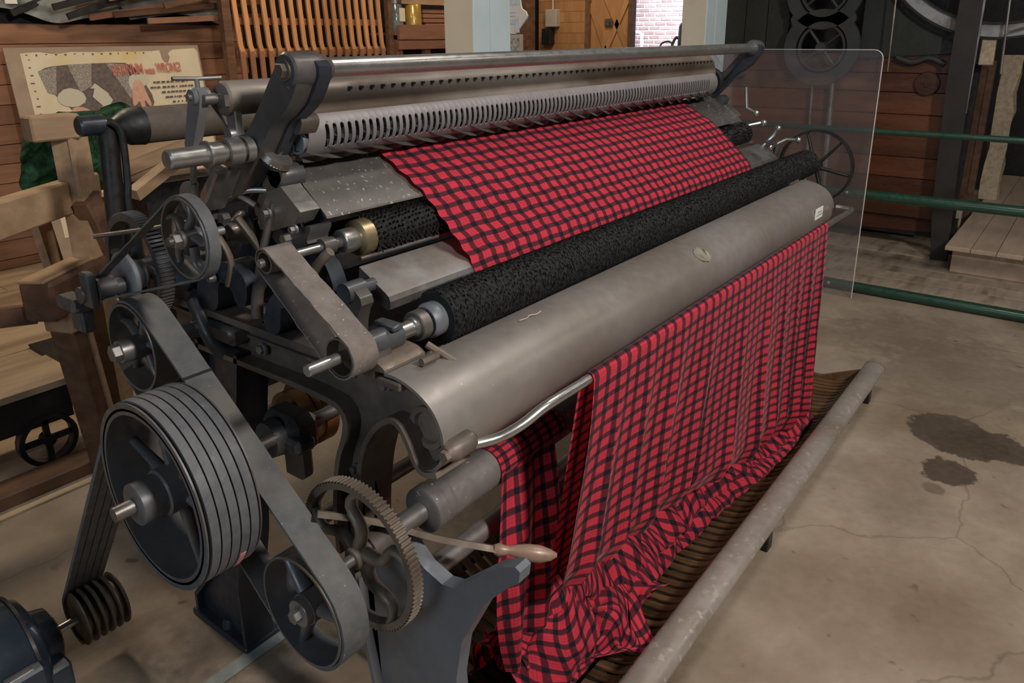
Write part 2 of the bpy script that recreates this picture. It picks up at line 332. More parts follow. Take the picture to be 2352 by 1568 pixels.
def tube(bm, pts, rad, n=12, cap=True, flat=None):
    pts = [Vector(p) for p in pts]; rings = []; up = Vector((0, 0, 1)); prev = None
    for i, p in enumerate(pts):
        d = (pts[min(i+1, len(pts)-1)]-pts[max(i-1, 0)]).normalized()
        if prev is None:
            a = d.cross(up); a = a if a.length > .05 else d.cross(Vector((1, 0, 0))); a.normalize()
        else: a = (prev-d*prev.dot(d)).normalized()
        prev = a; b = d.cross(a); r = rad[i] if isinstance(rad, (list, tuple)) else rad; f = flat or 1
        rings.append([bm.verts.new(p+a*r*math.cos(2*PI*k/n)+b*r*f*math.sin(2*PI*k/n)) for k in range(n)])
    for i in range(len(rings)-1):
        for k in range(n): bm.faces.new((rings[i][k], rings[i][(k+1) % n], rings[i+1][(k+1) % n], rings[i+1][k]))
    if cap: bm.faces.new(list(reversed(rings[0]))); bm.faces.new(rings[-1])
def spl(pts, k=6):
    # Catmull-Rom through the points
    P = [Vector(p) for p in pts]; out = []
    for i in range(len(P)-1):
        a, b, c, d = P[max(i-1, 0)], P[i], P[i+1], P[min(i+2, len(P)-1)]
        for j in range(k):
            t = j/k; out.append(.5*((2*b)+(c-a)*t+(2*a-5*b+4*c-d)*t*t+(3*b-a-3*c+d)*t**3))
    out.append(P[-1]); return [tuple(v) for v in out]
def hexbolt(bm, x0, x1, y, z, r): lathe(bm, [(x0, 0), (x0, r*.92), (x0+.001, r), (x1, r), (x1, 0)], y, z, 6)
def belt_path(c1, r1, c2, r2, n=22):
    (y1, z1), (y2, z2) = c1, c2; d = math.hypot(y2-y1, z2-z1); base = math.atan2(z2-z1, y2-y1); a = math.acos((r1-r2)/d)
    out = []
    for k in range(n+1): t = base+a+(2*PI-2*a)*k/n; out.append((y1+r1*math.cos(t), z1+r1*math.sin(t)))
    s0 = (y2+r2*math.cos(base-a), z2+r2*math.sin(base-a)); p = out[-1]
    for k in range(1, 8): f = k/8; out.append((p[0]+(s0[0]-p[0])*f, p[1]+(s0[1]-p[1])*f))
    for k in range(n+1): t = base-a+2*a*k/n; out.append((y2+r2*math.cos(t), z2+r2*math.sin(t)))
    p = out[-1]; s0 = out[0]
    for k in range(1, 8): f = k/8; out.append((p[0]+(s0[0]-p[0])*f, p[1]+(s0[1]-p[1])*f))
    return out
def rag(bm, amt, seed=0):
    for v in bm.verts:
        q = noise.noise_vector(v.co*55+Vector((seed, 0, 0))); v.co += Vector((q.x*amt, q.y*amt*.3, q.z*amt*.3))

# ------------------------------------------------------------------ floor
bm = B(); box(bm, (-3, -3, -.12), (4.74, 2.62, 0))
fl = obj('floor', bm, CONC, smooth=0, kind='structure')
# boards beyond the railing run across the view, boards at the back run along the machine
k = 0; x = 4.76; first = None
while x < 9.6:
    wd = .155+.03*random.random(); bm = B(); box(bm, (x, -3, -.05), (x+wd-.004, 2.6, -.001+random.random()*.003), .002)
    obj('floorboard', bm, FLOORW, fl, 0); x += wd
y = 2.635
while y < 5.9:
    wd = .17+.04*random.random(); sx = random.uniform(1.5, 3.5)
    for a, b in ((-3, sx), (sx+.003, 12)):
        bm = B(); box(bm, (a, y, -.05), (b, y+wd-.004, -.001+random.random()*.003), .002); obj('floorboard', bm, FLOORX, fl, 0)
    y += wd
bm = B(); box(bm, (-3, 2.62, -.12), (12.5, 9, -.055)); box(bm, (4.74, -3, -.12), (12.5, 2.62, -.055)); obj('subfloor', bm, BLACK, fl, 0)
# shallow trench plate line in the concrete
bm = B(); box(bm, (-.4, 1.46, 0), (1.9, 1.50, .004), .001); obj('trench_edge', bm, GREYSH, fl, 0)

# ------------------------------------------------------------------ rear wall of planks
bm = B(); box(bm, (-3, 5.86, 0), (8.1, 6.0, 3.6)); wb = obj('wall_back', bm, BLACK, smooth=0, kind='structure')
z = 1.603
for i in range(13):
    h = .128+.004*math.sin(i*3.1); z0 = max(z-h, .003)
    bm = B(); dd = .008*random.random(); box(bm, (-3, 5.79-dd, z0), (3.82+.03*random.random(), 5.83, z-.004), .002)
    obj('plank', bm, PLANK, wb, 0); z -= h
    if z < .02: break
bm = B(); box(bm, (-3, 5.83, 1.56), (3.8, 5.86, 1.603)); obj('ledge', bm, SHELFW, wb, 0)
bm = B(); box(bm, (7.86, 5.0, 0), (8.1, 5.86, 3.6)); box(bm, (7.98, 3.4, 0), (8.1, 5.0, .05)); wr = obj('wall_right', bm, BLACK, smooth=0, kind='structure')
z = 1.05
while z < 2.4:
    bm = B(); box(bm, (7.83, 5.0, z), (7.86, 5.66, z+.118), .002); obj('plank', bm, DOORW, wr, 0); z += .12
bm = B(); box(bm, (8.7, -3, 0), (8.8, 3.2, 3.6)); obj('dark_backdrop', bm, BLACK, smooth=0, kind='structure')  # added black backdrop that keeps the far right edge dark
# brick wall of the next room
bm = B(); box(bm, (12.0, 3.0, 0), (12.3, 9.0, 3.6)); bw = obj('wall_far', bm, MORTAR, smooth=0, kind='structure')
bk = None
for r in range(19):
    for c in range(6):
        yy = 5.55+c*.205+(.10 if r % 2 else 0); zz = .72+r*.072; xx = 11.988+random.uniform(-.004, .004)
        if bk is None:
            bm = B(); box(bm, (xx, yy, zz), (xx+.05, yy+.185, zz+.05), .004); bk = obj('brick', bm, BRICK, bw, 0)
        else: inst(bk, bw, (xx+.025, yy+.0925, zz+.025))

# ------------------------------------------------------------------ the shearing machine
MC = thing('cloth_shearing_machine', (1.9, 1.15, 0), 'large dark iron cloth shearing machine with belts, gear wheel, brushes and slotted comb', 'machine')
X0, X1 = .80, 3.0
# frame ends
web = [(1.66, .935), (1.02, .935), (.905, .938), (.86, .933), (.81, .908), (.788, .86), (.792, .81), (.83, .785), (.855, .82), (.89, .86), (.94, .83), (.983, .765), (1.0, .70), (1.07, .66), (1.06, .70), (1.035, .78), (1.022, .825), (1.06, .85), (1.39, .85), (1.66, .85)]
legf = [(1.07, .66), (1.0, .70), (1.01, .621), (1.015, .50), (1.01, .343), (.985, .2), (.97, .0), (.75, .0), (.765, .2), (.774, .355), (.757, .45), (.70, .565), (.645, .628), (.625, .645), (.622, .668), (.632, .674), (.670, .655), (.73, .60), (.77, .563), (.80, .556), (.845, .57), (.88, .60), (.93, .60), (.97, .56), (1.04, .60)]
legr = [(1.50, .86), (1.37, .86), (1.40, .72), (1.43, .55), (1.46, .35), (1.50, .2), (1.50, .0), (1.72, .0), (1.72, .07), (1.66, .14), (1.60, .35), (1.56, .6)]
for side, (xa, sg) in enumerate(((X0, 1), (X1, -1))):
    X = lambda d: xa+sg*d
    bm = B(); prism(bm, web, X(.035), X(.055)); prism(bm, [(1.66, .945), (.93, .945), (.93, .930), (1.66, .930)], X(0), X(.10))
    strip(bm, smoothpoly([(1.66, .845), (1.39, .845), (1.06, .852), (1.022, .825), (1.03, .78), (1.06, .72), (1.08, .60), (1.08, .50)], 2, False), X(0), X(.085), .012)
    strip(bm, smoothpoly([(1.015, .55), (1.01, .64), (.985, .765), (.94, .835), (.888, .868), (.858, .83), (.845, .795), (.825, .778), (.79, .79)], 2, False), X(-.002), X(.085), .010)
    fr = obj('side_frame', bm, IRONW, MC, 30)
    bm = B(); prism(bm, [(1.66, .918), (1.02, .918), (1.02, .926), (1.66, .926)], X(.030), X(.038)); prism(bm, [(1.66, .895), (1.02, .895), (1.02, .902), (1.66, .902)], X(.028), X(.038)); obj('moulding', bm, IRONW, fr, 0)
    bm = B(); prism(bm, legf if side == 0 else [(1.07, .66), (1.0, .70), (.97, .60), (.88, .58), (.80, .50), (.775, .36), (.765, .2), (.75, 0), (.97, 0), (1.01, .343)], X(.01), X(.04)); strip(bm, [(1.015, .62), (1.015, .50), (1.01, .343), (.985, .2), (.97, .0)], X(-.01), X(.06), .01)
    obj('front_leg', bm, GREYP if side == 0 else IRONB, MC, 30)
    bm = B(); prism(bm, legr, X(.02), X(.05)); strip(bm, [(1.37, .86), (1.40, .72), (1.43, .55), (1.46, .35), (1.50, .2), (1.50, .0)], X(0), X(.08), .012)
    strip(bm, [(1.52, .86), (1.56, .6), (1.60, .35), (1.66, .14), (1.72, .07), (1.72, 0)], X(0), X(.08), .012)
    lg = obj('rear_leg', bm, IRONB, MC, 30)
    bm = B(); box(bm, (min(X(-.005), X(.10)), 1.49, 0), (max(X(-.005), X(.10)), 1.74, .018), .003); lathe(bm, [(.018, .02), (.03, .018), (.042, .012), (.046, 0)], X(.02), 1.60, 12, axis='Z'); obj('foot_plate', bm, IRONB, lg, 30)
# front curl casting on the near end is open: bearing boss inside the tube
for xa, xb in ((.815, .85), (2.95, 2.985)):
    bm = B(); lathe(bm, [(xa+.03, 0), (xa+.03, .012), (xa+.02, .022), (xa+.024, .026), (xa+.012, .030), (xa+.012, .040), (xb+.03, .042), (xb+.03, 0)] if xa < 1 else [(xa, 0), (xa, .042), (xb, .04), (xb, 0)], .838, .852, 32); obj('bearing_boss', bm, IRONW, MC, 30)
# front tube sheet
tp = smoothpoly([(.912, .942), (.88, .943), (.835, .930), (.798, .905), (.778, .865), (.780, .82), (.80, .792), (.83, .780)], 2, False)
bm = B(); strip(bm, tp, .805, 3.05, .006); tb = obj('front_apron_tube', bm, TUBE, MC, 40)
bm = B(); box(bm, (2.81, .7755, .845), (2.895, .7785, .885)); 
for v in bm.verts: v.co.y -= .0015
lb = obj('sticker', bm, WHITE, tb, 0, label='small white paper sticker')
bm = B()
for r, (xs, ws) in enumerate(((2.832, .04), (2.82, .065))):
    x = xs
    while x < xs+ws: wd = random.uniform(.004, .012); box(bm, (x, .7735, .866-r*.011), (x+wd, .7742, .872-r*.011)); x += wd+.003
obj('print', bm, INK, lb, 0)
bm = B()
a = [(1.90+.036*math.cos(t*PI/12)*(1+.05*math.sin(t*5)), .026*math.sin(t*PI/12)*(1+.08*math.cos(t*3))) for t in range(24)]
bd = obj('badge', (lambda b_: ([b_.verts.new((x_, .8142-s_*.83, .9208-s_*.56)) for x_, s_ in a] and b_.faces.new(b_.verts[:]) and bmesh.ops.solidify(b_, geom=b_.faces[:], thickness=.0016) and b_))(bm), M('worn_badge', (.40, .38, .32), .5, .3, (.56, .52, .40), 40, .3), tb, 0, label='worn oval maker badge')
# upper side brackets, arms, small castings at both ends
arm = [(1.127, 1.455), (1.085, 1.463), (1.062, 1.446), (1.095, 1.395), (1.122, 1.373), (1.163, 1.350), (1.188, 1.317), (1.229, 1.274), (1.299, 1.204), (1.347, 1.185), (1.319, 1.248), (1.293, 1.293), (1.262, 1.320), (1.231, 1.338), (1.195, 1.375), (1.150, 1.429)]
brk = [(1.216, 1.365), (1.151, 1.372), (1.134, 1.360), (1.143, 1.340), (1.157, 1.329), (1.170, 1.346), (1.200, 1.344), (1.224, 1.318), (1.259, 1.291), (1.283, 1.297), (1.256, 1.332)]
hrear = [(1.485, 1.001), (1.443, 1.038), (1.372, 1.068), (1.342, 1.066), (1.300, 1.050), (1.293, 1.010), (1.314, .977), (1.343, .981), (1.352, 1.017), (1.382, 1.021), (1.399, 1.018), (1.412, .945), (1.490, .945)]
hfront = [(1.255, .945), (1.236, 1.003), (1.202, 1.037), (1.159, 1.059), (1.097, 1.041), (1.076, 1.011), (1.090, .993), (1.116, .990), (1.152, 1.008), (1.179, 1.010), (1.191, 1.0), (1.198, .945)]
body = [(1.484, .991), (1.423, 1.081), (1.395, 1.142), (1.374, 1.209), (1.322, 1.245), (1.250, 1.248), (1.225, 1.191), (1.214, 1.132), (1.150, 1.085), (1.124, 1.015), (1.201, 1.036), (1.291, 1.009), (1.351, 1.007), (1.374, 1.051)]
for side, (xa, sg) in enumerate(((0.0, 1), (3.8, -1))):
    def P_(name, poly, x0, x1, mat, it=2, bev=.002, par=MC):
        bm = B(); prism(bm, smoothpoly(poly, it), xa+sg*x0, xa+sg*x1); return obj(name, bm, mat, par, 30)
    ax = .0 if side == 0 else .06
    am_ = P_('lifting_arm', arm, .80+ax, .835+ax, IRON); P_('arm_rib', [(y_-.012, z_+.004) for y_, z_ in arm[:9]]+[(1.27, 1.25), (1.22, 1.30), (1.17, 1.35), (1.12, 1.41)], .835+ax, .862+ax, IRONB, 1, par=am_)
    bm = B(); xx = xa+sg*(.795+ax); x2 = xa+sg*(.885+ax); lathe(bm, [(xx, 0), (xx, .026), (xx+sg*.004, .030), (xx+sg*.05, .032), (xx+sg*.075, .026), (x2, .019), (x2, 0)], 1.096, 1.448, 32); obj('knuckle', bm, IRON, am_, 30)
    bm = B(); hexbolt(bm, xa+sg*(.782+ax), xa+sg*(.796+ax), 1.096, 1.448, .013); lathe(bm, [(xa+sg*(.791+ax), 0), (xa+sg*(.791+ax), .018), (xa+sg*(.797+ax), .018), (xa+sg*(.797+ax), 0)], 1.096, 1.448, 24); obj('nut', bm, STEELD, am_, 20)
    bk_ = P_('bracket', brk, .85, .89, IRON); bm = B(); hexbolt(bm, xa+sg*.835, xa+sg*.852, 1.178, 1.352, .012); lathe(bm, [(xa+sg*.846, 0), (xa+sg*.846, .018), (xa+sg*.853, .018), (xa+sg*.853, 0)], 1.178, 1.352, 20); obj('bolt', bm, STEELD, bk_, 20)
    P_('saddle_foot', hrear, .80, .86, IRONB); P_('saddle_foot', hfront, .80, .86, IRONB)
    P_('upper_bearing_frame', body, .885, .92, IRONB, 2)
    P_('hanger_lever', [(1.245, 1.257), (1.205, 1.269), (1.193, 1.258), (1.210, 1.236), (1.240, 1.207), (1.257, 1.167), (1.224, 1.154), (1.195, 1.124), (1.211, 1.108), (1.238, 1.117), (1.267, 1.148), (1.306, 1.173), (1.278, 1.207)], .84, .85, IRONW, 1)
    cl = P_('adjusting_clamp', [(1.241, 1.220), (1.198, 1.235), (1.145, 1.193), (1.168, 1.167), (1.247, 1.141), (1.279, 1.142), (1.285, 1.155), (1.263, 1.189)], .835, .880, STEEL, 0)
    P_('fork', [(1.211, 1.134), (1.184, 1.154), (1.140, 1.166), (1.142, 1.153), (1.155, 1.136), (1.151, 1.125), (1.191, 1.110), (1.210, 1.113)], .85, .90, IRON, 1)
    bm = B(); tube(bm, [(xa+sg*.855, 1.24, 1.235), (xa+sg*.87, 1.20, 1.215), (xa+sg*.875, 1.185, 1.16)], .006, 8); hexbolt(bm, xa+sg*.835, xa+sg*.855, 1.21, 1.13, .011); hexbolt(bm, xa+sg*.845, xa+sg*.865, 1.255, 1.165, .009); split('set_screw', bm, STEEL, cl, 30)
    bm = B(); lathe(bm, [(xa+sg*.84, 0), (xa+sg*.84, .020), (xa+sg*.845, .023), (xa+sg*.895, .024), (xa+sg*.90, 0)], 1.222, 1.249, 28); obj('pivot_boss', bm, IRON, MC, 30)
    P_('lower_brush_bearing', [(.975, .965), (.975, .99), (.960, 1.006), (.94, .995), (.935, .97), (.925, .95), (.99, .95)], .812, .845, IRON, 1)
    bm = B(); cylx(bm, xa+sg*.808, xa+sg*.885, .957, .982, .0235, 28, .003); box(bm, (min(xa+sg*.85, xa+sg*.875), .93, 1.0), (max(xa+sg*.85, xa+sg*.875), .985, 1.012), .003); obj('bearing_sleeve', bm, IRON, MC, 40)
    P_('bearing_foot', [(1.06, .945), (.905, .945), (.905, .955), (.93, .965), (1.0, .965), (1.04, .958)], .80, .90, IRONW, 1)
    P_('table_bracket', [(1.10, .945), (1.06, .945), (1.05, 1.0), (1.03, 1.03), (1.06, 1.055), (1.10, 1.05)], .87, .90, IRON, 1)
bm = B(); box(bm, (.80, .87, .92), (.83, .93, .936), .003); hexbolt(bm, .86, .90, .875, .955, .008); tube(bm, [(.90, .90, .97), (.93, .86, .935)], .007, 8); split('bearing_clamp', bm, IRONW, MC, 20)
for (bx, by, bz, br_, up_) in ((.83, 1.28, .945, .010, 1), (.83, 1.10, .945, .010, 1), (.85, 1.56, .945, .011, 1), (.86, 1.45, .945, .009, 1), (.83, 1.02, .945, .010, 1)):
    bm = B(); lathe(bm, [(bz, 0), (bz, br_*1.2), (bz+.003, br_*1.2)], bx, by, 16, axis='Z'); lathe(bm, [(bz+.003, br_), (bz+.012, br_), (bz+.012, 0)], bx, by, 6, axis='Z'); obj('frame_bolt', bm, IRON, MC, 20)
for (bx, by, bz, br_) in ((.822, 1.30, .885, .010), (.822, .93, .91, .009), (.822, 1.55, .885, .010), (.825, 1.035, .70, .008), (.848, 1.245, 1.195, .008), (.828, 1.16, 1.16, .007), (.828, 1.24, 1.18, .008), (.79, 1.25, 1.29, .008), (.86, 1.30, 1.10, .010), (.86, 1.34, 1.05, .009), (.79, 1.40, 1.03, .008)):
    bm = B(); hexbolt(bm, bx-.010, bx+.003, by, bz, br_); lathe(bm, [(bx-.001, 0), (bx-.001, br_*1.35), (bx+.004, br_*1.35), (bx+.004, 0)], by, bz, 16); obj('frame_bolt', bm, STEELD, MC, 20)
for pts, r_, mt in (([(.80, 1.42, 1.02), (.79, 1.38, 1.12), (.80, 1.36, 1.22)], .009, IRON), ([(.84, 1.32, 1.02), (.83, 1.27, 1.10), (.84, 1.23, 1.20)], .008, STEELD), ([(.78, 1.34, 1.20), (.82, 1.29, 1.22), (.85, 1.25, 1.22)], .007, STEEL), ([(.86, 1.18, 1.04), (.85, 1.13, 1.09), (.86, 1.10, 1.12)], .010, IRONW), ([(.80, 1.27, .97), (.81, 1.26, 1.04), (.84, 1.20, 1.08)], .012, IRONW)):
    bm = B(); tube(bm, spl(pts, 5), r_, 10); obj('linkage_rod', bm, mt, MC, 60)
# the top bar
bm = B(); cylx(bm, .86, 2.88, 1.096, 1.450, .0175, 32); obj('top_bar', bm, STEEL, MC)
# guard roller behind the bar
bm = B(); cylx(bm, .775, 2.87, 1.262, 1.397, .031, 40, .004); rl = obj('guard_roller', bm, WOODR, MC, 40)
bm = B(); lathe(bm, [(.895, .0308), (.897, .0322), (.90, .0308)], 1.262, 1.397, 40); obj('seam', bm, IRONB, rl)
bm = B(); cylx(bm, .74, .78, 1.262, 1.397, .009); box(bm, (.785, 1.24, 1.33), (.80, 1.27, 1.38), .002); box(bm, (.765, 1.235, 1.385), (.775, 1.262, 1.405)); obj('journal', bm, STEELD, rl)
bm = B(); strip(bm, smoothpoly([(1.285, 1.425), (1.25, 1.432), (1.215, 1.42), (1.20, 1.39), (1.192, 1.355), (1.20, 1.34)], 2, False), .90, 2.79, .005); gd = obj('rear_guard', bm, WOODR, MC, 40)
bm = B()
for i in range(60):
    xx = 1.02+i*.0295; lathe(bm, [(xx-.0035, 0), (xx-.0035, .0001), (xx, .0001)], 1.2, 1.40, 6) if 0 else box(bm, (xx, 1.199, 1.402), (xx+.006, 1.207, 1.407))
obj('rivet_row', bm, IRONB, gd, 0, kind='stuff')
# slotted comb housing
prof = smoothpoly([(1.192, 1.362), (1.178, 1.352), (1.172, 1.335), (1.172, 1.315), (1.180, 1.298), (1.194, 1.285), (1.205, 1.281)], 2, False)
def plen(p): 
    s = [0]
    for i in range(1, len(p)): s.append(s[-1]+math.dist(p[i-1], p[i]))
    return s
ps = plen(prof)
def pat(s):
    for i in range(1, len(ps)):
        if s <= ps[i]+1e-9:
            t = (s-ps[i-1])/(ps[i]-ps[i-1]); return (prof[i-1][0]+(prof[i][0]-prof[i-1][0])*t, prof[i-1][1]+(prof[i][1]-prof[i-1][1])*t)
    return prof[-1]
T = ps[-1]; s1, s2 = T*.24, T*.72
bm = B(); pitch = .0185; nsl = 96; xs = [(.893, 0)]
for i in range(nsl):
    x = .93+i*pitch
    for dx, f in ((0, 0), (.0018, .55), (.0045, 1), (.0072, .55), (.009, 0)): xs.append((x+dx, f))
xs.append((2.765, 0)); cols = []
for x, f in xs:
    top = s1+.0045*(1-f) if f >= 0 else s1; bot = s2-.0045*(1-f)
    ss = [0, s1*.5, top]+[top+(bot-top)*k/5 for k in range(1, 5)]+[bot, (s2+T)/2, T]
    cols.append([bm.verts.new((x, *pat(s))) for s in ss])
for i in range(len(cols)-1):
    slot = (i >= 1 and (i-1) % 5 < 4 and i < len(cols)-2)
    for j in range(9):
        if slot and 2 <= j <= 6: continue
        bm.faces.new((cols[i][j], cols[i+1][j], cols[i+1][j+1], cols[i][j+1]))
bmesh.ops.recalc_face_normals(bm, faces=bm.faces)
bmesh.ops.solidify(bm, geom=bm.faces[:], thickness=.0025)
cmb = obj('slotted_comb', bm, PLATEL, MC, 35, recalc=False)
bm = B(); prism(bm, prof+[(1.215, 1.30), (1.21, 1.35)], .889, .893); prism(bm, prof+[(1.215, 1.30), (1.21, 1.35)], 2.765, 2.769); obj('end_cap', bm, PLATEL, cmb, 30)
# shear cylinder with spiral blades
bm = B(); cylx(bm, .87, 2.80, 1.215, 1.305, .020, 24); nb = 9; nx = 220
rt = obj('shear_cylinder', bm, IRONB, MC)
bm = B()
for b_ in range(nb):
    prev = None
    for i in range(nx+1):
        x = .89+i*(1.88/nx); t = b_*2*PI/nb+i*.085; r0, r1 = .0, .037
        c, s = math.cos(t), math.sin(t); a = bm.verts.new((x, 1.215+.019*c, 1.305+.019*s)); d = bm.verts.new((x, 1.215+r1*c, 1.305+r1*s))
        if prev: bm.faces.new((prev[0], a, d, prev[1]))
        prev = (a, d)
obj('spiral_blades', bm, STEELD, rt, 60)
# speckled plate
bm = B(); prism(bm, [(1.252, 1.266), (1.247, 1.270), (1.138, 1.176), (1.136, 1.172), (1.141, 1.172)], .888, 2.945); obj('cloth_plate', bm, PLATE, MC, 20)
# flat bar and its rod
bm = B(); prism(bm, [(1.105, 1.072), (1.035, 1.032), (1.026, 1.026), (1.022, 1.016), (1.024, 1.0), (1.032, .997), (1.11, 1.035)], .93, 3.07); obj('cloth_rest_bar', bm, STEELD, MC, 20)
bm = B(); cylx(bm, .945, 3.03, 1.118, 1.082, .005, 12); obj('thin_rod', bm, STEELD, MC)
for xa in (.86, 3.05):
    bm = B(); lathe(bm, [(xa, 0), (xa, .020), (xa+.045, .020), (xa+.047, .013), (xa+.075, .013), (xa+.075, 0)] if xa < 1 else [(xa, 0), (xa, .013), (xa+.03, .013), (xa+.03, .02), (xa+.07, .02), (xa+.07, 0)], 1.072, 1.042, 24); obj('bar_journal', bm, IRON, MC)
# two brushes
def brush(name, y, z, r, xa, xb, seed, rows, label=None):
    bm = B(); cylx(bm, xa, xb, y, z, r*(.965 if rows > 50 else .86), 48, .004); br = obj(name, bm, BRUSHB, MC)
    rd = random.Random(seed); verts = []; faces = []
    step = .0052 if rows > 50 else .011; n = int((xb-xa-.01)/step); wb_ = .0015 if rows > 50 else .0035; jj = .1 if rows > 50 else .04
    for i in range(n):
        for k in range(rows):
            t = k*2*PI/rows+i*.24+rd.uniform(-jj, jj); x = xa+.005+i*step+rd.uniform(-.003, .003)*(jj*10); rr = r*(rd.uniform(.97, 1.01) if rows > 50 else rd.uniform(.98, 1.06))
            ca, sa = math.cos(t), math.sin(t); w_ = wb_; o_ = len(verts); lean = rd.uniform(-.005, .005)
            verts += [(x-w_, y+r*.84*ca, z+r*.84*sa), (x+w_, y+r*.84*ca, z+r*.84*sa), (x+lean+w_*.6, y+rr*math.cos(t+.05), z+rr*math.sin(t+.05)), (x+lean-w_*.6, y+rr*math.cos(t+.05), z+rr*math.sin(t+.05)),
                      (x, y+r*.84*math.cos(t-.09), z+r*.84*math.sin(t-.09)), (x, y+r*.84*math.cos(t+.09), z+r*.84*math.sin(t+.09)), (x+lean, y+rr*math.cos(t+.09), z+rr*math.sin(t+.09)), (x+lean, y+rr*math.cos(t), z+rr*math.sin(t))]
            faces += [(o_, o_+1, o_+2, o_+3), (o_+4, o_+5, o_+6, o_+7)]
    me = bpy.data.meshes.new('bristles'); me.from_pydata([tuple(Vector(v)-WL[br.name]) for v in verts], [], faces); me.materials.append(LINT)
    o = bpy.data.objects.new('bristles', me); S.collection.objects.link(o); o.parent = br; o['kind'] = 'stuff'; WL[o.name] = WL[br.name]
    return br
b1 = brush('lower_brush_roller', .957, .982, .056, .985, 3.25, 3, 74)
b2 = brush('upper_brush_roller', 1.143, 1.118, .0435, .985, 3.0, 4, 24)
bm = B(); lathe(bm, [(.955, 0), (.955, .028), (.958, .036), (.985, .037), (.992, .030), (.992, 0)], 1.143, 1.118, 36); obj('brass_collar', bm, BRASS, b2)
bm = B(); lathe(bm, [(.918, 0), (.918, .022), (.920, .0245), (.95, .0245), (.955, .022), (.955, 0)], 1.143, 1.118, 32); lathe(bm, [(.93, .022), (.95, .022)], 1.143, 1.118, 32); obj('steel_collar', bm, STEEL, b2)
bm = B(); lathe(bm, [(.872, 0), (.872, .0165), (.90, .0165), (.902, .011), (.92, .011)], 1.143, 1.118, 28); obj('boss', bm, IRON, b2)
bm = B(); cylx(bm, .735, .88, 1.143, 1.118, .0085, 20); obj('shaft', bm, STEEL, b2)
bm = B(); lathe(bm, [(.925, 0), (.925, .027), (.927, .029), (.948, .029), (.95, .025), (.95, 0)], .957, .982, 36); obj('bearing_ring', bm, STEELD, b1)
bm = B(); lathe(bm, [(.955, 0), (.955, .030), (.965, .035), (.99, .034), (.99, 0)], .957, .982, 36); obj('end_disc', bm, GREYP, b1)
bm = B(); lathe(bm, [(.885, 0), (.885, .016), (.915, .016), (.917, .02), (.925, .02)], .957, .982, 28); obj('collar', bm, STEEL, b1)
bm = B(); cylx(bm, .68, .90, .957, .982, .0105, 20); obj('shaft', bm, STEEL, b1)
bm = B(); cylx(bm, 3.24, 3.31, .957, .975, .015, 20); obj('shaft', bm, STEELD, b1)
# belt between the brushes
bp1, bp2 = (.957, .982), (1.143, 1.118)
for nm, c, r in (('brush_pulley', bp1, .035), ('brush_pulley', bp2, .021)):
    bm = B(); lathe(bm, [(.747, r-.003), (.747, r), (.798, r), (.798, r-.003)], c[0], c[1], 32, closed=True); lathe(bm, [(.772, 0), (.772, r-.002), (.778, r-.002), (.778, 0)], c[0], c[1], 32); obj(nm, bm, GEARM, MC)
bm = B(); strip(bm, belt_path(bp1, .0385, bp2, .0245), .745, .800, .0035, True); bmesh.ops.subdivide_edges(bm, edges=bm.edges[:], cuts=1); rag(bm, .0022); obj('short_belt', bm, BELTB, MC, 50)

# spoked pulleys
def pulley(name, c, r, xa, xb, mat, spokes, hub, shaft, curved=.35, rimt=.006, spr=.009, a0=0.4, flange=True):
    y, z = c; bm = B(); lathe(bm, [(xa, r), (xb, r), (xb, r-rimt), (xa, r-rimt)], y, z, 64, closed=True); p = obj(name, bm, mat, MC, 40)
    xm = (xa+xb)/2
    for k in range(spokes):
        t = a0+k*2*PI/spokes; bm = B(); pts = []; rs = []
        for j in range(7):
            f = j/6; rr = hub+(r-rimt-hub)*f; tt = t+curved*math.sin(PI*f)*(.55); pts.append((xm, y+rr*math.cos(tt), z+rr*math.sin(tt))); rs.append(spr*(1.15-.35*f))
        tube(bm, pts, rs, 10, flat=.7); obj('spoke', bm, mat, p, 60)
    bm = B(); lathe(bm, [(xm-.02, 0), (xm-.02, hub), (xm+.02, hub), (xm+.02, 0)], y, z, 28); obj('hub', bm, mat, p)
    if shaft:
        bm = B(); lathe(bm, [(shaft[0], 0), (shaft[0], shaft[2]), (shaft[1], shaft[2]), (shaft[1], 0)], y, z, 24); obj('axle', bm, STEELD, p)
    return p
up = pulley('upper_pulley', (1.21, 1.174), .071, .64, .665, PULLM, 5, .017, (.612, .715, .008), .6, .004, .0085)
bm = B(); hexbolt(bm, .620, .632, 1.21, 1.174, .0125); lathe(bm, [(.632, 0), (.632, .016), (.64, .016), (.64, 0)], 1.21, 1.174, 24); lathe(bm, [(.67, .012), (.67, .028), (.69, .028), (.69, .012)], 1.21, 1.174, 24, closed=True); split('nut', bm, STEELD, up, 20)
bm = B(); strip(bm, belt_path((1.21, 1.174), .0735, (1.575, 1.012), .024), .643, .664, .0035, True); bmesh.ops.subdivide_edges(bm, edges=bm.edges[:], cuts=1); rag(bm, .001); obj('narrow_belt', bm, BELT, MC, 50)
bm = B(); lathe(bm, [(.635, 0), (.635, .022), (.67, .022), (.67, 0)], 1.575, 1.012, 24); obj('small_pulley', bm, IRON, MC)
md = pulley('middle_pulley', (1.476, .905), .093, .64, .70, PULLM, 5, .022, (.61, .83, .013), .2, .005, .010)
bm = B(); lathe(bm, [(.615, 0), (.615, .023), (.64, .025), (.668, .025)], 1.476, .905, 28); hexbolt(bm, .600, .616, 1.476, .905, .018); obj('hub_cap', bm, STEELD, md, 20)
lw = pulley('lower_pulley', (.992, .512), .109, .64, .70, PULLM, 3, .030, (.63, .83, .011), 0, .005, .016, a0=.9)
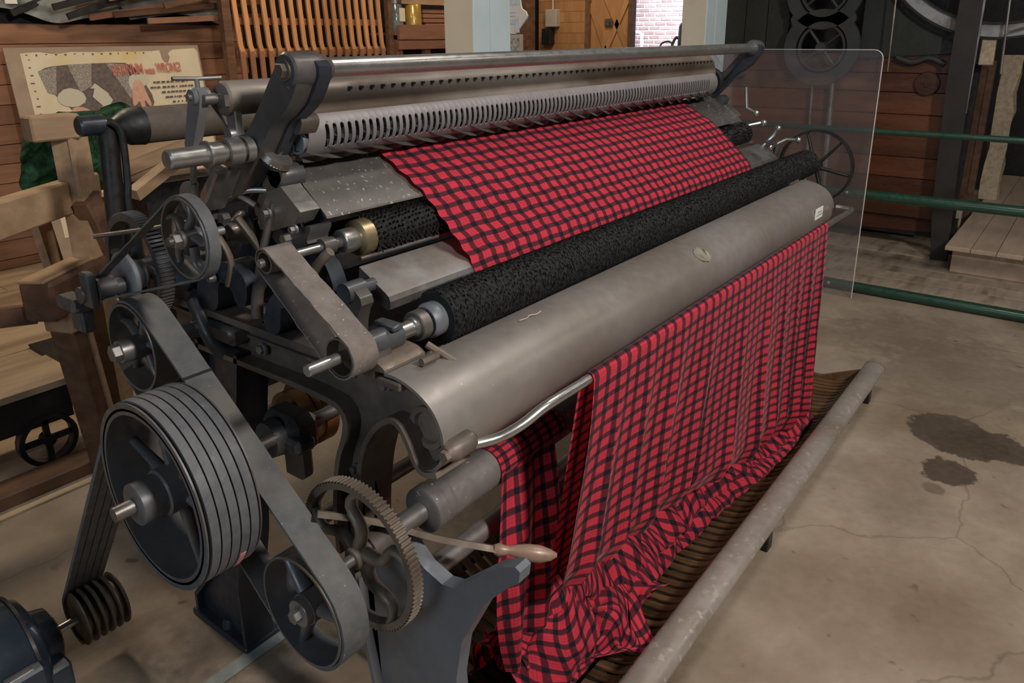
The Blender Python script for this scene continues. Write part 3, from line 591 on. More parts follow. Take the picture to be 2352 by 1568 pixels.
bm = B(); hexbolt(bm, .622, .636, .992, .512, .013); lathe(bm, [(.636, 0), (.636, .026), (.65, .028), (.65, 0)], .992, .512, 28); obj('bolt', bm, STEELD, lw, 20)
bm = B(); strip(bm, belt_path((1.476, .905), .097, (.992, .512), .113, 40), .643, .700, .0055, True); bmesh.ops.subdivide_edges(bm, edges=bm.edges[:], cuts=1); rag(bm, .0007); mb = obj('wide_belt', bm, BELT, MC, 50)
# the stitched joint on the wide belt
pth = [p for p in belt_path((1.476, .905), .1005, (.992, .512), .1165, 40)][41:49]
bm = B(); m0, m1 = pth[3], pth[4]; cands = sorted((belt_path((1.476, .905), .1005, (.992, .512), .1165, 40)[k] for k in list(range(41, 48))+list(range(89, 96))), key=lambda q_: abs(q_[0]-1.30)+abs(q_[1]-.80))[0]
strip(bm, [cands, (cands[0]-.004, cands[1]-.0033)], .643, .700, .0035); obj('belt_joint', bm, BLACK, mb, 0)
# big grooved pulley with v belts
C1 = (1.227, .722)
bigp = pulley('grooved_drive_pulley', C1, .168, .520, .625, PULLM, 6, .040, (.455, .95, .0135), 0, .012, .011, a0=.25)
bm = B(); lathe(bm, [(.49, 0), (.49, .036), (.492, .039), (.535, .039), (.538, .044), (.575, .045), (.575, 0)], C1[0], C1[1], 36); obj('hub_boss', bm, PULLM, bigp)
bm = B(); lathe(bm, [(.520, .163), (.520, .178), (.523, .178), (.525, .170), (.525, .163)], C1[0], C1[1], 72, closed=True); lathe(bm, [(.620, .155), (.620, .166), (.622, .178), (.625, .178), (.625, .155)], C1[0], C1[1], 72, closed=True); obj('flange', bm, PULLM, bigp)
C2 = (1.775, .150)
def vrun():
    p = belt_path(C1, .175, C2, .062, 44); return p[58:]+p[:43]
for i in range(5):
    xb = .5285+i*.0185
    bm = B(); strip(bm, vrun(), xb, xb+.0155, .009); o = obj('v_belt', bm, RUBBER, MC, 50)
    if i == 3:
        bm = B(); strip(bm, [(C1[0]+.1802*math.cos(t), C1[1]+.1802*math.sin(t)) for t in [-2.35-.04*k for k in range(8)]], xb+.002, xb+.014, .0012); obj('tape_mark', bm, PINKT, o, 50, label='faded pink tape mark')
# bearing of the big pulley shaft + bronze pulleys behind
bm = B(); box(bm, (.80, 1.195, .665), (.875, 1.31, .755), .018); box(bm, (.82, 1.21, .60), (.86, 1.27, .70), .01); box(bm, (.79, 1.17, .69), (.84, 1.24, .72), .008); lathe(bm, [(.775, 0), (.775, .038), (.80, .042), (.81, 0)], 1.25, .71, 32); obj('shaft_bearing', bm, IRON, MC, 30)
bm = B(); cylx(bm, .90, 2.9, C1[0], C1[1], .0125, 16); obj('line_shaft', bm, STEELD, MC)
for xb, r in ((.885, .062), (.93, .080)):
    bm = B(); lathe(bm, [(xb-.022, 0), (xb-.020, r*.3), (xb-.008, r*.75), (xb, r*.86), (xb-.004, r), (xb+.03, r), (xb+.03, 0)], 1.325, .690, 48); obj('bronze_pulley', bm, BRASSO, MC)
# gear wheel
def gear(name, c, r, xa, xb, nt, mat, spokes, hub, par=MC, wavy=True, thick=.012):
    y, z = c; bm = B(); ring = []
    for k in range(nt):
        for f, rr in ((-.28, r-.005), (-.16, r), (.16, r), (.28, r-.005)):
            t = (k+f)*2*PI/nt; ring.append((y+rr*math.cos(t), z+rr*math.sin(t), t))
    ri = r-.005-thick; n = len(ring)
    A = [bm.verts.new((xa, p[0], p[1])) for p in ring]; Bv = [bm.verts.new((xb, p[0], p[1])) for p in ring]
    Ci = [bm.verts.new((xa, y+ri*math.cos(p[2]), z+ri*math.sin(p[2]))) for p in ring]; D = [bm.verts.new((xb, y+ri*math.cos(p[2]), z+ri*math.sin(p[2]))) for p in ring]
    for i in range(n):
        j = (i+1) % n
        bm.faces.new((A[i], A[j], Bv[j], Bv[i])); bm.faces.new((A[i], Ci[i], Ci[j], A[j])); bm.faces.new((Bv[i], Bv[j], D[j], D[i])); bm.faces.new((Ci[i], D[i], D[j], Ci[j]))
    g = obj(name, bm, mat, par, 20); xm = (xa+xb)/2
    for k in range(spokes):
        t = .15+k*2*PI/spokes; bm = B(); pts = []; rs = []
        for j in range(11):
            f = j/10; rr = hub*.7+(ri+.002-hub*.7)*f; tt = t+((.30*math.sin(2*PI*f)*(1-f*.4)+.25*f) if wavy else 0)
            pts.append((xm, y+rr*math.cos(tt), z+rr*math.sin(tt))); rs.append(.0145*(1.1-.45*f)+(.002 if f > .9 else 0))
        tube(bm, pts, rs, 10, flat=.75); obj('spoke', bm, mat, g, 60)
    bm = B(); lathe(bm, [(xm-.022, 0), (xm-.022, hub-.003), (xm-.019, hub), (xm+.022, hub), (xm+.022, 0)], y, z, 28); obj('hub', bm, mat, g)
    return g
gx = .74; GC = (1.272*gx, 1.5-1.222*gx)
gw = gear('gear_wheel', GC, .204*gx-.002, .735, .758, 96, GEARM, 5, .022)
bm = B(); cylx(bm, .685, .90, GC[0], GC[1], .011, 20); obj('axle', bm, STEEL, gw)
bm = B(); lathe(bm, [(.76, 0), (.76, .03), (.80, .034), (.84, .03), (.84, 0)], GC[0], GC[1], 24); obj('gear_bearing', bm, IRONW, MC)
rg = gear('rear_gear', (1.645, 1.02), .122, .745, .775, 80, IRON, 4, .022, wavy=False, thick=.014)
bm = B(); lathe(bm, [(.70, 0), (.70, .050), (.704, .056), (.712, .056), (.73, .03), (.745, .03), (.745, 0)], 1.60, 1.015, 40); obj('clutch_disc', bm, GREYP, MC)
bm = B(); box(bm, (.615, 1.565, .975), (.635, 1.60, 1.05), .004); box(bm, (.60, 1.62, .955), (.64, 1.70, .985), .006); lathe(bm, [(.61, 0), (.61, .018), (.74, .018), (.74, 0)], 1.60, 1.0, 20); box(bm, (.62, 1.64, .90), (.65, 1.69, .97), .006); split('square_clamp', bm, IRON, MC, 30)
bm = B(); box(bm, (.775, 1.50, .975), (.87, 1.66, 1.03), .02); box(bm, (.80, 1.46, .93), (.90, 1.70, .98), .008); obj('rear_bearing', bm, IRONB, MC, 30)
bm = B(); tube(bm, spl([(.80, 1.50, .96), (.80, 1.44, .87), (.83, 1.42, .84)], 4), .02, 10); box(bm, (.79, 1.36, .88), (.86, 1.50, .925), .01); obj('shaft_housing', bm, IRON, MC, 40)
# collar shaft at upper left
bm = B(); lathe(bm, [(.636, 0), (.636, .006), (.637, .0145), (.640, .0172), (.708, .0172)], 1.222, 1.308, 32)
for xa, xb, r in ((.708, .712, .024), (.712, .735, .0205), (.735, .745, .016), (.745, .772, .0245), (.772, .779, .015), (.779, .795, .0235), (.795, .90, .017)): lathe(bm, [(xa, r-.008), (xa, r), (xb, r), (xb, r-.008)], 1.222, 1.308, 32)
obj('collared_shaft', bm, STEEL, MC, 30)
# t handle lever
bm = B(); prism(bm, smoothpoly([(1.262, 1.418), (1.298, 1.418), (1.303, 1.395), (1.318, 1.33), (1.33, 1.31), (1.345, 1.22), (1.36, 1.20), (1.37, 1.22), (1.37, 1.235), (1.342, 1.32), (1.325, 1.345), (1.262, 1.39)][:0] or [(1.264, 1.416), (1.298, 1.416), (1.304, 1.395), (1.331, 1.325), (1.336, 1.315), (1.331, 1.285), (1.318, 1.285), (1.305, 1.315), (1.30, 1.325), (1.264, 1.39)], 1), .735, .752)
lathe(bm, [(.728, 0), (.728, .013), (.732, .0155), (.760, .0155), (.760, 0)], 1.281, 1.402, 24); tl = obj('tension_lever', bm, GREYP, MC, 30)
bm = B(); tube(bm, [(.744, 1.281, 1.41), (.744, 1.281, 1.432)], .0045, 8); tube(bm, [(.700, 1.283, 1.4345), (.744, 1.281, 1.4325), (.79, 1.279, 1.4325)], .0035, 8); obj('tee_handle', bm, STEELD, tl)
bm = B(); lathe(bm, [(.722, 0), (.722, .006), (.735, .006)], 1.281, 1.402, 16); cylx(bm, .76, .80, 1.281, 1.402, .006, 14); obj('pin', bm, STEEL, tl)
bm = B(); tube(bm, [(.744, 1.325, 1.295), (.744, 1.34, 1.24)], .006, 10); tube(bm, [(.744, 1.34, 1.24), (.744, 1.35, 1.19)], .010, 10); box(bm, (.735, 1.335, 1.10), (.755, 1.36, 1.20), .003); obj('lever_rod', bm, STEELD, MC)
# shiny bent bar, curved link, bevel gear
bm = B(); prism(bm, [(1.327, 1.265), (1.304, 1.275), (1.272, 1.268), (1.266, 1.264), (1.304, 1.222), (1.340, 1.190), (1.357, 1.203), (1.350, 1.219), (1.311, 1.256)], .762, .778); prism(bm, [(1.272, 1.268), (1.263, 1.264), (1.302, 1.215), (1.338, 1.183), (1.342, 1.192), (1.308, 1.222)], .75, .80, .0); bb = obj('bent_bar', bm, STEEL, MC, 20)
bm = B(); tube(bm, spl([(.78, 1.30, 1.385), (.79, 1.29, 1.36), (.80, 1.285, 1.33), (.81, 1.27, 1.31)], 4), .007, 10, flat=.5); lathe(bm, [(.775, 0), (.775, .012), (.785, .014), (.80, .014), (.80, 0)], 1.255, 1.333, 20); tube(bm, [(.80, 1.285, 1.39), (.80, 1.262, 1.34)], .008, 8); obj('link_arm', bm, STEELD, MC, 30)
bm = B(); q = Vector((0.25, -.55, .8)).normalized().to_track_quat('Z', 'Y').to_matrix(); cc = Vector((.84, 1.215, 1.283))
rings = lathe(bm, [(-.012, 0), (-.012, .014), (0, .0325), (.012, .030), (.016, .02), (.016, 0)], 0, 0, 36, axis='Z')
for v in bm.verts: v.co = q @ v.co+cc
tube(bm, [cc-q @ Vector((0, 0, -.016)), cc+q @ Vector((0, 0, .05))], .006, 10); bg = obj('bevel_gear', bm, STEELD, MC, 30)
bm = B()
for k in range(36):
    t = k*2*PI/36; p = [Vector((rr*math.cos(t), rr*math.sin(t), zz)) for rr, zz in ((.0335, .002), (.0165, -.0135))]
    tube(bm, [q @ p[0]+cc, q @ p[1]+cc], .0011, 4)
obj('teeth', bm, STEELD, bg, 0)
bm = B(); lathe(bm, [(.875, 0), (.875, .018), (.88, .020), (.895, .014), (.895, 0)], 1.19, 1.315, 24); lathe(bm, [(.872, .020), (.872, .024), (.876, .024), (.876, .020)], 1.19, 1.315, 24, closed=True); obj('end_bearing', bm, GREYP, MC)
# miscellaneous castings low on the near end behind the upper pulley
def blob(name, pts, r, mat, par=MC): bm = B(); tube(bm, spl(pts, 5), r, 10, flat=.6); return obj(name, bm, mat, par, 50)
blob('link_rod', [(.78, 1.36, 1.15), (.80, 1.34, 1.08), (.80, 1.36, 1.02)], .010, IRONW)
blob('link_rod', [(.80, 1.30, 1.17), (.83, 1.28, 1.10), (.84, 1.30, 1.05), (.84, 1.34, 1.01)], .013, IRONW)
blob('link_rod', [(.80, 1.40, 1.17), (.80, 1.37, 1.20), (.81, 1.31, 1.21), (.83, 1.28, 1.19)], .009, IRON)
blob('link_rod', [(.84, 1.20, 1.10), (.85, 1.23, 1.05), (.85, 1.24, 1.0)], .014, IRONW)
blob('link_rod', [(.66, 1.60, 1.115), (.74, 1.53, 1.125), (.80, 1.46, 1.14)], .008, IRONW)
bm = B(); lathe(bm, [(.80, 0), (.80, .02), (.83, .022), (.85, .035), (.855, .035), (.87, 0)], 1.36, 1.13, 24); hexbolt(bm, .785, .80, 1.33, 1.165, .011); obj('cam_disc', bm, IRON, MC, 30)
bm = B(); lathe(bm, [(.775, 0), (.775, .035), (.782, .035), (.782, 0)], 1.42, 1.195, 24); obj('weight_disc', bm, GEARM, MC)
bm = B(); prism(bm, smoothpoly([(1.355, 1.24), (1.25, 1.262), (1.19, 1.25), (1.26, 1.232), (1.325, 1.205), (1.345, 1.165), (1.36, 1.2)], 2), .855, .90); obj('curved_strut', bm, GREYP, MC, 30)
# rear cross roller, low roller, tie rods
bm = B(); lathe(bm, [(.87, 0), (.87, .040), (.874, .046), (.90, .047), (.902, .045), (2.9, .045), (2.9, 0)], .905, .632, 44); lathe(bm, [(.92, .045), (.9215, .0462), (.923, .045)], .905, .632, 44); lr = obj('take_off_roller', bm, M('grey_roller', (.17, .155, .15), .45, .35, (.25, .23, .22), 6, .1, speck=((.7, .69, .66), 70, .68)), MC)
bm = B(); cylx(bm, .80, .87, .905, .632, .02, 20); obj('journal', bm, STEELD, lr)
bm = B(); cylx(bm, .84, 2.95, .895, .497, .022, 28); obj('tie_rod', bm, STEELD, MC)
bm = B(); cylx(bm, .84, 2.95, 1.30, .42, .02, 20); obj('tie_rod', bm, STEELD, MC)
bm = B(); box(bm, (.84, 1.50, .86), (2.96, 1.62, .93), .006); box(bm, (.86, 1.05, .86), (2.94, 1.12, .94), .006); split('cross_beam', bm, IRONB, MC, 20)
bm = B(); cylx(bm, .87, 2.93, 1.33, 1.10, .05, 32); obj('drum', bm, IRONB, MC)
bm = B(); prism(bm, [(1.26, 1.235), (1.235, 1.24), (1.155, 1.168), (1.18, 1.15), (1.24, 1.20)], .90, 2.9); obj('under_bed', bm, IRONB, MC, 20)
# lever with wooden handle
bm = B(); tube(bm, spl([(.70, .995, .685), (.78, .93, .65), (.85, .857, .607), (.93, .768, .572)], 5), .0125, 4, flat=.45); lv = obj('hand_lever', bm, GEARM, MC, 30)
bm = B(); tube(bm, [(.925, .772, .573), (.932, .765, .572), (.938, .757, .570), (.945, .750, .569), (.955, .738, .566), (.968, .722, .562), (.982, .705, .558), (.995, .690, .555), (1.003, .681, .554)], [.009, .0125, .010, .0085, .013, .0165, .0165, .011, .004], 16); obj('handle', bm, M('worn_handle', (.26, .15, .105), .4, .1, (.36, .25, .19), 12, .1), lv, 60)
# front hanging rod
bm = B(); tube(bm, spl([(.835, .765, .838), (.86, .757, .834), (.90, .735, .836), (.94, .715, .850), (.98, .703, .866), (1.02, .697, .872), (1.10, .695, .872)], 4)+[(2.75, .695, .865)]+spl([(2.80, .695, .865), (2.99, .697, .86), (3.02, .72, .858), (3.02, .76, .86)], 3), .0095, 14); rod = obj('hanging_rod', bm, STEEL, MC, 60)
bm = B(); lathe(bm, [(.80, 0), (.80, .012), (.815, .020), (.86, .020), (.87, .012), (.87, 0)], .768, .838, 20); hexbolt(bm, .79, .80, .765, .838, .011); obj('rod_boss', bm, IRONW, rod, 30)
# far hand wheel
pulley('far_hand_wheel', (.935, .962), .155, 3.29, 3.315, BLACK, 6, .026, (3.27, 3.36, .014), 0, .010, .010, a0=.2)
bm = B()
for p in ([(3.08, 1.09, 1.06), (3.10, 1.06, 1.10), (3.10, 1.04, 1.13)], [(3.08, 1.06, 1.06), (3.12, 1.01, 1.09), (3.13, .97, 1.09)], [(3.0, 1.15, 1.3), (3.0, 1.14, 1.22), (3.0, 1.10, 1.2)], [(3.0, 1.13, 1.15), (3.03, 1.09, 1.16)]): tube(bm, p, .007, 8)
for p in ((3.10, 1.04, 1.135), (3.13, .965, 1.09), (3.0, 1.10, 1.2), (3.04, 1.08, 1.16)): bmesh.ops.create_icosphere(bm, subdivisions=2, radius=.013, matrix=Matrix.Translation(p))
obj('adjusting_knobs', bm, STEEL, MC, 40)
gear('far_gear', (1.06, 1.05), .04, 3.08, 3.10, 30, IRON, 3, .012, wavy=False, thick=.01)
bm = B(); lathe(bm, [(2.80, 0), (2.80, .045), (2.81, .050), (2.82, .050), (2.82, 0)], 1.22, 1.33, 32); obj('far_end_disc', bm, BLACK, MC)

# ------------------------------------------------------------------ the plaid cloth
def sheet(name, P, nu, nv, parent, uvf=None, mat=PLAID, thick=.0025, rot=0):
    bm = B(); uvl = bm.loops.layers.uv.new('UVMap'); g = []
    for j in range(nv+1): g.append([bm.verts.new(P(i/nu, j/nv)) for i in range(nu+1)])
    if uvf is None:
        uc = [[0]*(nu+1) for _ in range(nv+1)]; vc = [[0]*(nu+1) for _ in range(nv+1)]; du = [0]*(nu+1); dv_ = [0]*(nv+1)
        for i in range(1, nu+1): du[i] = du[i-1]+sum((g[j][i].co-g[j][i-1].co).length for j in range(0, nv+1, 6))/len(range(0, nv+1, 6))
        for j in range(1, nv+1): dv_[j] = dv_[j-1]+sum((g[j][i].co-g[j-1][i].co).length for i in range(0, nu+1, 10))/len(range(0, nu+1, 10))
        cr_, sr_ = math.cos(rot), math.sin(rot)
        def uvf(a, b_):
            U, V = du[round(a*nu)], dv_[round(b_*nv)]; return (U*cr_-V*sr_+.06*math.sin(V*9), U*sr_+V*cr_+.05*math.sin(U*8))
    for j in range(nv):
        for i in range(nu):
            f = bm.faces.new((g[j][i], g[j][i+1], g[j+1][i+1], g[j+1][i]))
            for lp, (a, b_) in zip(f.loops, ((i, j), (i+1, j), (i+1, j+1), (i, j+1))): lp[uvl].uv = uvf(a/nu, b_/nv)
    bmesh.ops.solidify(bm, geom=bm.faces[:], thickness=thick)
    return obj(name, bm, mat, parent, 60)
CL = thing('plaid_cloth', (1.9, .8, .1), 'red and black checked woollen cloth running over the machine into the slatted tray', 'cloth')
lerp = lambda a, b, t: a+(b-a)*t
tprof = smoothpoly([(1.275, 1.270), (1.252, 1.285), (1.234, 1.274), (1.19, 1.234), (1.145, 1.195), (1.132, 1.181), (1.10, 1.137), (1.034, 1.041), (1.020, 1.022), (1.020, 1.005), (1.034, .992), (1.09, 1.02)], 2, False)
tl_ = plen(tprof); TT = tl_[-1]
def tpt(s):
    s *= TT
    for i in range(1, len(tl_)):
        if s <= tl_[i]+1e-9:
            t = (s-tl_[i-1])/(tl_[i]-tl_[i-1]); return [lerp(tprof[i-1][k], tprof[i][k], t) for k in (0, 1)]
    return list(tprof[-1])
def top(u, v):
    y, z = tpt(v); f = min(max((1.24-y)/.2, 0), 1); xa = lerp(1.105, 1.178, f)+.003*math.sin(v*70); xb = lerp(2.58, 2.785, f)+.003*math.sin(v*60)
    return (lerp(xa, xb, u), y, z+.0012*math.sin(u*90+v*5)*(1 if v > .1 else 0))
sheet('table_run', top, 160, 60, CL, lambda u, v: (u*1.555, v*TT))
def hang(u, v):
    # over the rod and down; flares a little, swings in soft pleats that deepen downwards
    x0, x1 = lerp(1.131, 1.030, min(v*1.0, 1)), lerp(2.632, 2.74, v)
    zt = .884; zb = lerp(.40, .20, min(1, u*1.5))-.16*max(0, u-.66)*3*.5
    if u > .7: zb = lerp(.205, .06, (u-.7)/.3)
    if v < .06:
        t = v/.06*PI*.75; y = .695+.0125*math.cos(PI*.75-t+.2)*1.0; z = .872+.0125*math.sin(PI*.75-t+.2)+.0; yy = .695-.0125*math.sin(t-.9); zz = .872+.0125*math.cos(t-.9)
        return (lerp(x0, x1, u), yy, zz)
    f = (v-.06)/.94; z = lerp(.873, zb, f)
    amp = .021*f**.9; s_ = math.sin(u*31+1.3*math.sin(u*7)+f*.8); pl = (1-abs(s_))**1.3*1.5-.6+math.sin(u*57+2*f)*.25+.5*math.sin(u*11+1)
    y = .682-.004*f-amp*pl+.03*f*f*(1 if u < .4 else .5)
    if f > .9: y += (f-.9)*.25
    return (lerp(x0, x1, u)+.006*math.sin(v*9)*f, y, z)
sheet('hanging_run', hang, 220, 110, CL, lambda u, v: (u*1.52+.02, .9-hang(u, v)[2]+(.0 if v > .06 else .01)))
def back(u, v):
    z = lerp(.872, .42, v); return (lerp(lerp(1.122, 1.06, v), 2.62, u), .711+.02*v+.010*math.sin(u*26+1)*v, z)
sheet('inner_run', back, 120, 40, CL, lambda u, v: (u*1.5, -v*.6))
def rollwrap(u, v):
    if v < .45:
        t = lerp(2.2, -.9, v/.45); return (lerp(1.045+.02*math.sin(v*5), 2.75, u), .905-.049*math.cos(PI-t)*-1*-1 if 0 else .905+.049*math.cos(t+PI/2+.9), .632+.049*math.sin(t+PI/2-.6) if 0 else .632+.049*math.sin(t+PI/2+.9))
    f = (v-.45)/.55; y0, z0 = .905+.049*math.cos(-.9+PI/2+.9), .632
    return (lerp(1.045+.03*math.sin(f*5)-.01*f, 2.7, u), lerp(.856, .80, f)+.014*math.sin(u*40+f*3)*(.4+f), lerp(.64, .17, f))
def rollw(u, v):
    xl = 1.045+.015*math.sin(v*6)
    if v < .4:
        t = lerp(PI*.15, PI*1.02, v/.4); return (lerp(xl, 1.29, u), .905+.049*math.cos(t), .632+.049*math.sin(t))
    f = (v-.4)/.6; return (lerp(xl-.03*math.sin(f*3), 1.24-.06*f, u), lerp(.856, .84, f)-.03*math.sin(f*3)+.016*math.sin(u*11+f*3)*(.3+f), lerp(.63, .15, f))
sheet('roller_wrap', rollw, 50, 60, CL, lambda u, v: (u*.25+.01, v*.62))
def pile(u, v):
    # folded back and forth: ridges run roughly along the machine but wander and pinch
    x = lerp(1.06, 2.74, u); q = noise.noise_vector(Vector((x*3.6, v*1.6, 3.3))); q2 = noise.noise_vector(Vector((x*11, v*5, 9.1))); q3 = noise.noise_vector(Vector((x*26, v*13, 4.1)))
    ph = v*26+3.0*math.sin(x*5.3)+2*q.x*3; amp = math.sin(PI*v)**.6
    yc = lerp(.745+.02*math.sin(x*4)-.05*min(1, max(0, (x-1.7)/.6)), .96, v)+(.034*math.sin(ph+.9)+q.x*.045+q2.x*.028)*amp+q3.x*.010
    zc = .075+amp*(.085+.05*q.y+.038*math.cos(ph)+.035*q2.z+.013*q3.z)
    zc += .10*math.exp(-((x-1.33)/.20)**2-((v-.45)/.3)**2)*amp
    return (x+q.z*.05+q2.y*.035+q3.y*.012, min(max(yc, .735-.05*min(1, max(0, (x-1.7)/.6))), .985), max(zc-.015, .045-.015*math.sin(PI*v)))
sheet('crumpled_pile', pile, 300, 110, CL, rot=.35)
def pile2(u, v):
    x = lerp(1.10, 1.55, u); q = noise.noise_vector(Vector((x*9, v*4, 1.3))); q2 = noise.noise_vector(Vector((x*21, v*11, 5.1)))
    return (x+q.x*.06+.02*q2.x, lerp(.70, .96, v)+q.y*.06+.05*math.sin(u*9), .07+.10*math.sin(PI*v)*math.sin(PI*u)**.5+q.z*.07+q2.z*.03)
sheet('loose_fold', pile2, 90, 70, CL, rot=-.5)

# ------------------------------------------------------------------ slatted tray under the machine
TR = thing('slatted_cloth_tray', (2.1, .8, 0), 'curved wooden slat tray with long grey peeling front rail under the machine', 'tray')
sp_ = spl([(0, .645, .096), (0, .660, .062), (0, .70, .034), (0, .78, .020), (0, .90, .020), (0, 1.0, .045), (0, 1.12, .085), (0, 1.22, .14)], 3)
path = [(p[1], p[2]) for p in sp_]
bm = B(); strip(bm, path, .99, 1.013, .007); s0 = obj('slat', bm, SLATW, TR, 30); base = WL[s0.name].copy()
for i in range(1, 63):
    inst(s0, TR, base+Vector((i*.0365, 0, 0)))
for yy, zz in ((.74, .024), (1.0, .030), (1.20, .105)):
    bm = B(); box(bm, (.97, yy-.02, zz-.018), (3.30, yy+.02, zz-.002), .003); obj('cross_batten', bm, BLACK, TR, 0)
bm = B(); tube(bm, [(.6, .60, .105), (3.335, .60, .105)], .042, 24, flat=.62); rim = obj('front_rail', bm, RIM, TR, 50)
bm = B(); tube(bm, [(3.335, .60, .105), (3.338, .60, .105), (3.338, .60, .105), (3.36, .60, .105)], [.034, .034, .043, .043], 24, flat=.66); obj('rail_cap', bm, RIM, rim, 30)
for xx in (.9, 2.0, 3.2):
    bm = B(); box(bm, (xx-.02, .575, 0), (xx+.02, .625, .085), .003); obj('rail_foot', bm, BLACK, TR, 0)
bm = B(); prism(bm, [(.60, .0), (.60, .08), (.65, .10), (.80, .035), (1.0, .03), (1.22, .15), (1.24, .12), (1.0, .0)], 3.28, 3.30); prism(bm, [(.60, .0), (.60, .08), (.65, .10), (.80, .035), (1.0, .03), (1.22, .15), (1.24, .12), (1.0, .0)], .965, .985); split('end_board', bm, BROWNW, TR, 0)

# ------------------------------------------------------------------ motor on the floor
MO = thing('electric_motor', (.3, 1.775, 0), 'dark blue-black electric motor with a ribbed belt pulley on the floor', 'motor')
bm = B(); lathe(bm, [(-.05, 0), (-.05, .12), (-.02, .138), (.30, .138), (.32, .132), (.40, .132), (.43, .115), (.445, .075), (.475, .066), (.484, .045), (.484, 0)], 1.775, .15, 48); mo = obj('housing', bm, MOTOR, MO, 40)
bm = B(); lathe(bm, [(.305, .135), (.305, .1415), (.312, .1415), (.312, .135)], 1.775, .15, 48, closed=True); lathe(bm, [(.405, .12), (.405, .134), (.412, .134), (.412, .12)], 1.775, .15, 48, closed=True); obj('band', bm, BLACK, mo)
bm = B(); box(bm, (.33, 1.62, .12), (.41, 1.67, .20), .006); box(bm, (.42, 1.66, .07), (.47, 1.74, .14), .006); split('terminal_lug', bm, MOTOR, mo, 0)
bm = B(); box(bm, (0, 1.66, 0), (.34, 1.89, .022), .004); obj('base', bm, BLACK, MO, 0)
bm = B(); cylx(bm, .48, .56, 1.775, .150, .011, 20); obj('shaft', bm, STEEL, MO)
pr = [(.533, 0), (.533, .068)]
for i in range(5):
    x = .535+i*.0190; pr += [(x, .069), (x+.002, .069), (x+.007, .048), (x+.013, .048), (x+.0175, .069)]
pr += [(.63, .069), (.632, .066), (.632, 0)]
bm = B(); lathe(bm, pr, 1.775, .150, 44); obj('grooved_pulley', bm, M('rusty_pulley', (.115, .085, .06), .5, .4, (.2, .155, .11), 16, .2), MO, 25)
# flexible conduit and pipe by the motor
bm = B(); pts = spl([(.42, 1.70, .05), (.47, 1.63, .035), (.51, 1.57, .02), (.52, 1.50, .016), (.50, 1.44, .014)], 14); tube(bm, pts, [.013+.0022*(i % 2) for i in range(len(pts))], 12); tag(obj('flexible_conduit', bm, M('galvanised_conduit', (.34, .28, .21), .5, .3, (.28, .22, .16), 30, .2), smooth=60), 'short ribbed metal conduit on the floor beside the motor', 'conduit')
bm = B(); tube(bm, [(.10, 2.45, .03), (.30, 2.25, .03), (.462, 1.985, .03)], .014, 14, cap=True); tag(obj('pipe', bm, M('pale_pipe', (.42, .34, .25), .6, 0, (.36, .28, .2), 10), smooth=40), 'pale open ended pipe lying on the floor behind the motor', 'pipe')

# ------------------------------------------------------------------ acrylic shield, railing, bench
AC = thing('acrylic_shield', (4.56, 1.4, 0), 'clear acrylic shield with rounded corners standing beyond the machine', 'panel')
ya, yb, zt = 1.0, 1.985, 1.415
cor = [(ya+.05-.05*math.sin(t*PI/12), zt-.05+.05*math.cos(t*PI/12)) for t in range(0, 7)]
outl = [(yb, .0), (yb, zt)]+cor+[(ya, 0)]
bm = B(); prism(bm, outl, 4.560, 4.566); obj('sheet', bm, ACR, AC, 0)
bm = B(); strip(bm, outl, 4.5585, 4.5675, .004); obj('polished_edge', bm, M('frosted_edge', (.66, .64, .66), .5, 0), AC, 30)
RA = thing('railing', (4.68, 0, 0), 'dark green three rail pipe railing across the floor behind the machine', 'railing')
for zc, r in ((.967, .017), (.600, .030), (.034, .030)):
    bm = B(); tube(bm, [(4.68, -2.6, zc), (4.68, 1.93, zc)], r, 20); rr_ = obj('rail', bm, GREENR, RA, 50)
    if zc < .9:
        bm = B()
        for yy in ((1.12,) if zc > .3 else (1.16,)): bmesh.ops.create_icosphere(bm, subdivisions=2, radius=.013, matrix=Matrix.Translation((4.645, yy, zc+.008)))
        obj('rail_screw', bm, STEEL, rr_, 60)
for yy in (-2.6, 1.93):
    bm = B(); lathe(bm, [(0, 0), (0, .05), (.01, .05), (.012, .024), (.985, .024), (.985, 0)], 4.68, yy, 20, axis='Z'); obj('rail_post', bm, GREENR, RA, 40)
BE = thing('boardwalk', (6.3, .4, 0), 'low pale wooden platform of long boards on a plank kerb beyond the railing', 'platform')
for i in range(4):
    y0 = .665-i*.145; bm = B(); box(bm, (5.42, y0-.142, .155), (8.6, y0, .185), .003); obj('board', bm, BENCHW, BE, 0)
bm = B(); box(bm, (5.48, .02, 0), (5.52, .625, .155), .004); obj('kerb', bm, BENCHW, BE, 0)
bm = B(); box(bm, (5.52, .09, 0), (8.5, .12, .154)); box(bm, (5.52, .60, 0), (8.5, .625, .154)); split('joist', bm, BROWNW, BE, 0)
bm = B(); box(bm, (5.42, -1.2, .155), (5.60, .08, .18), .003); obj('board', bm, BENCHW, BE, 0)

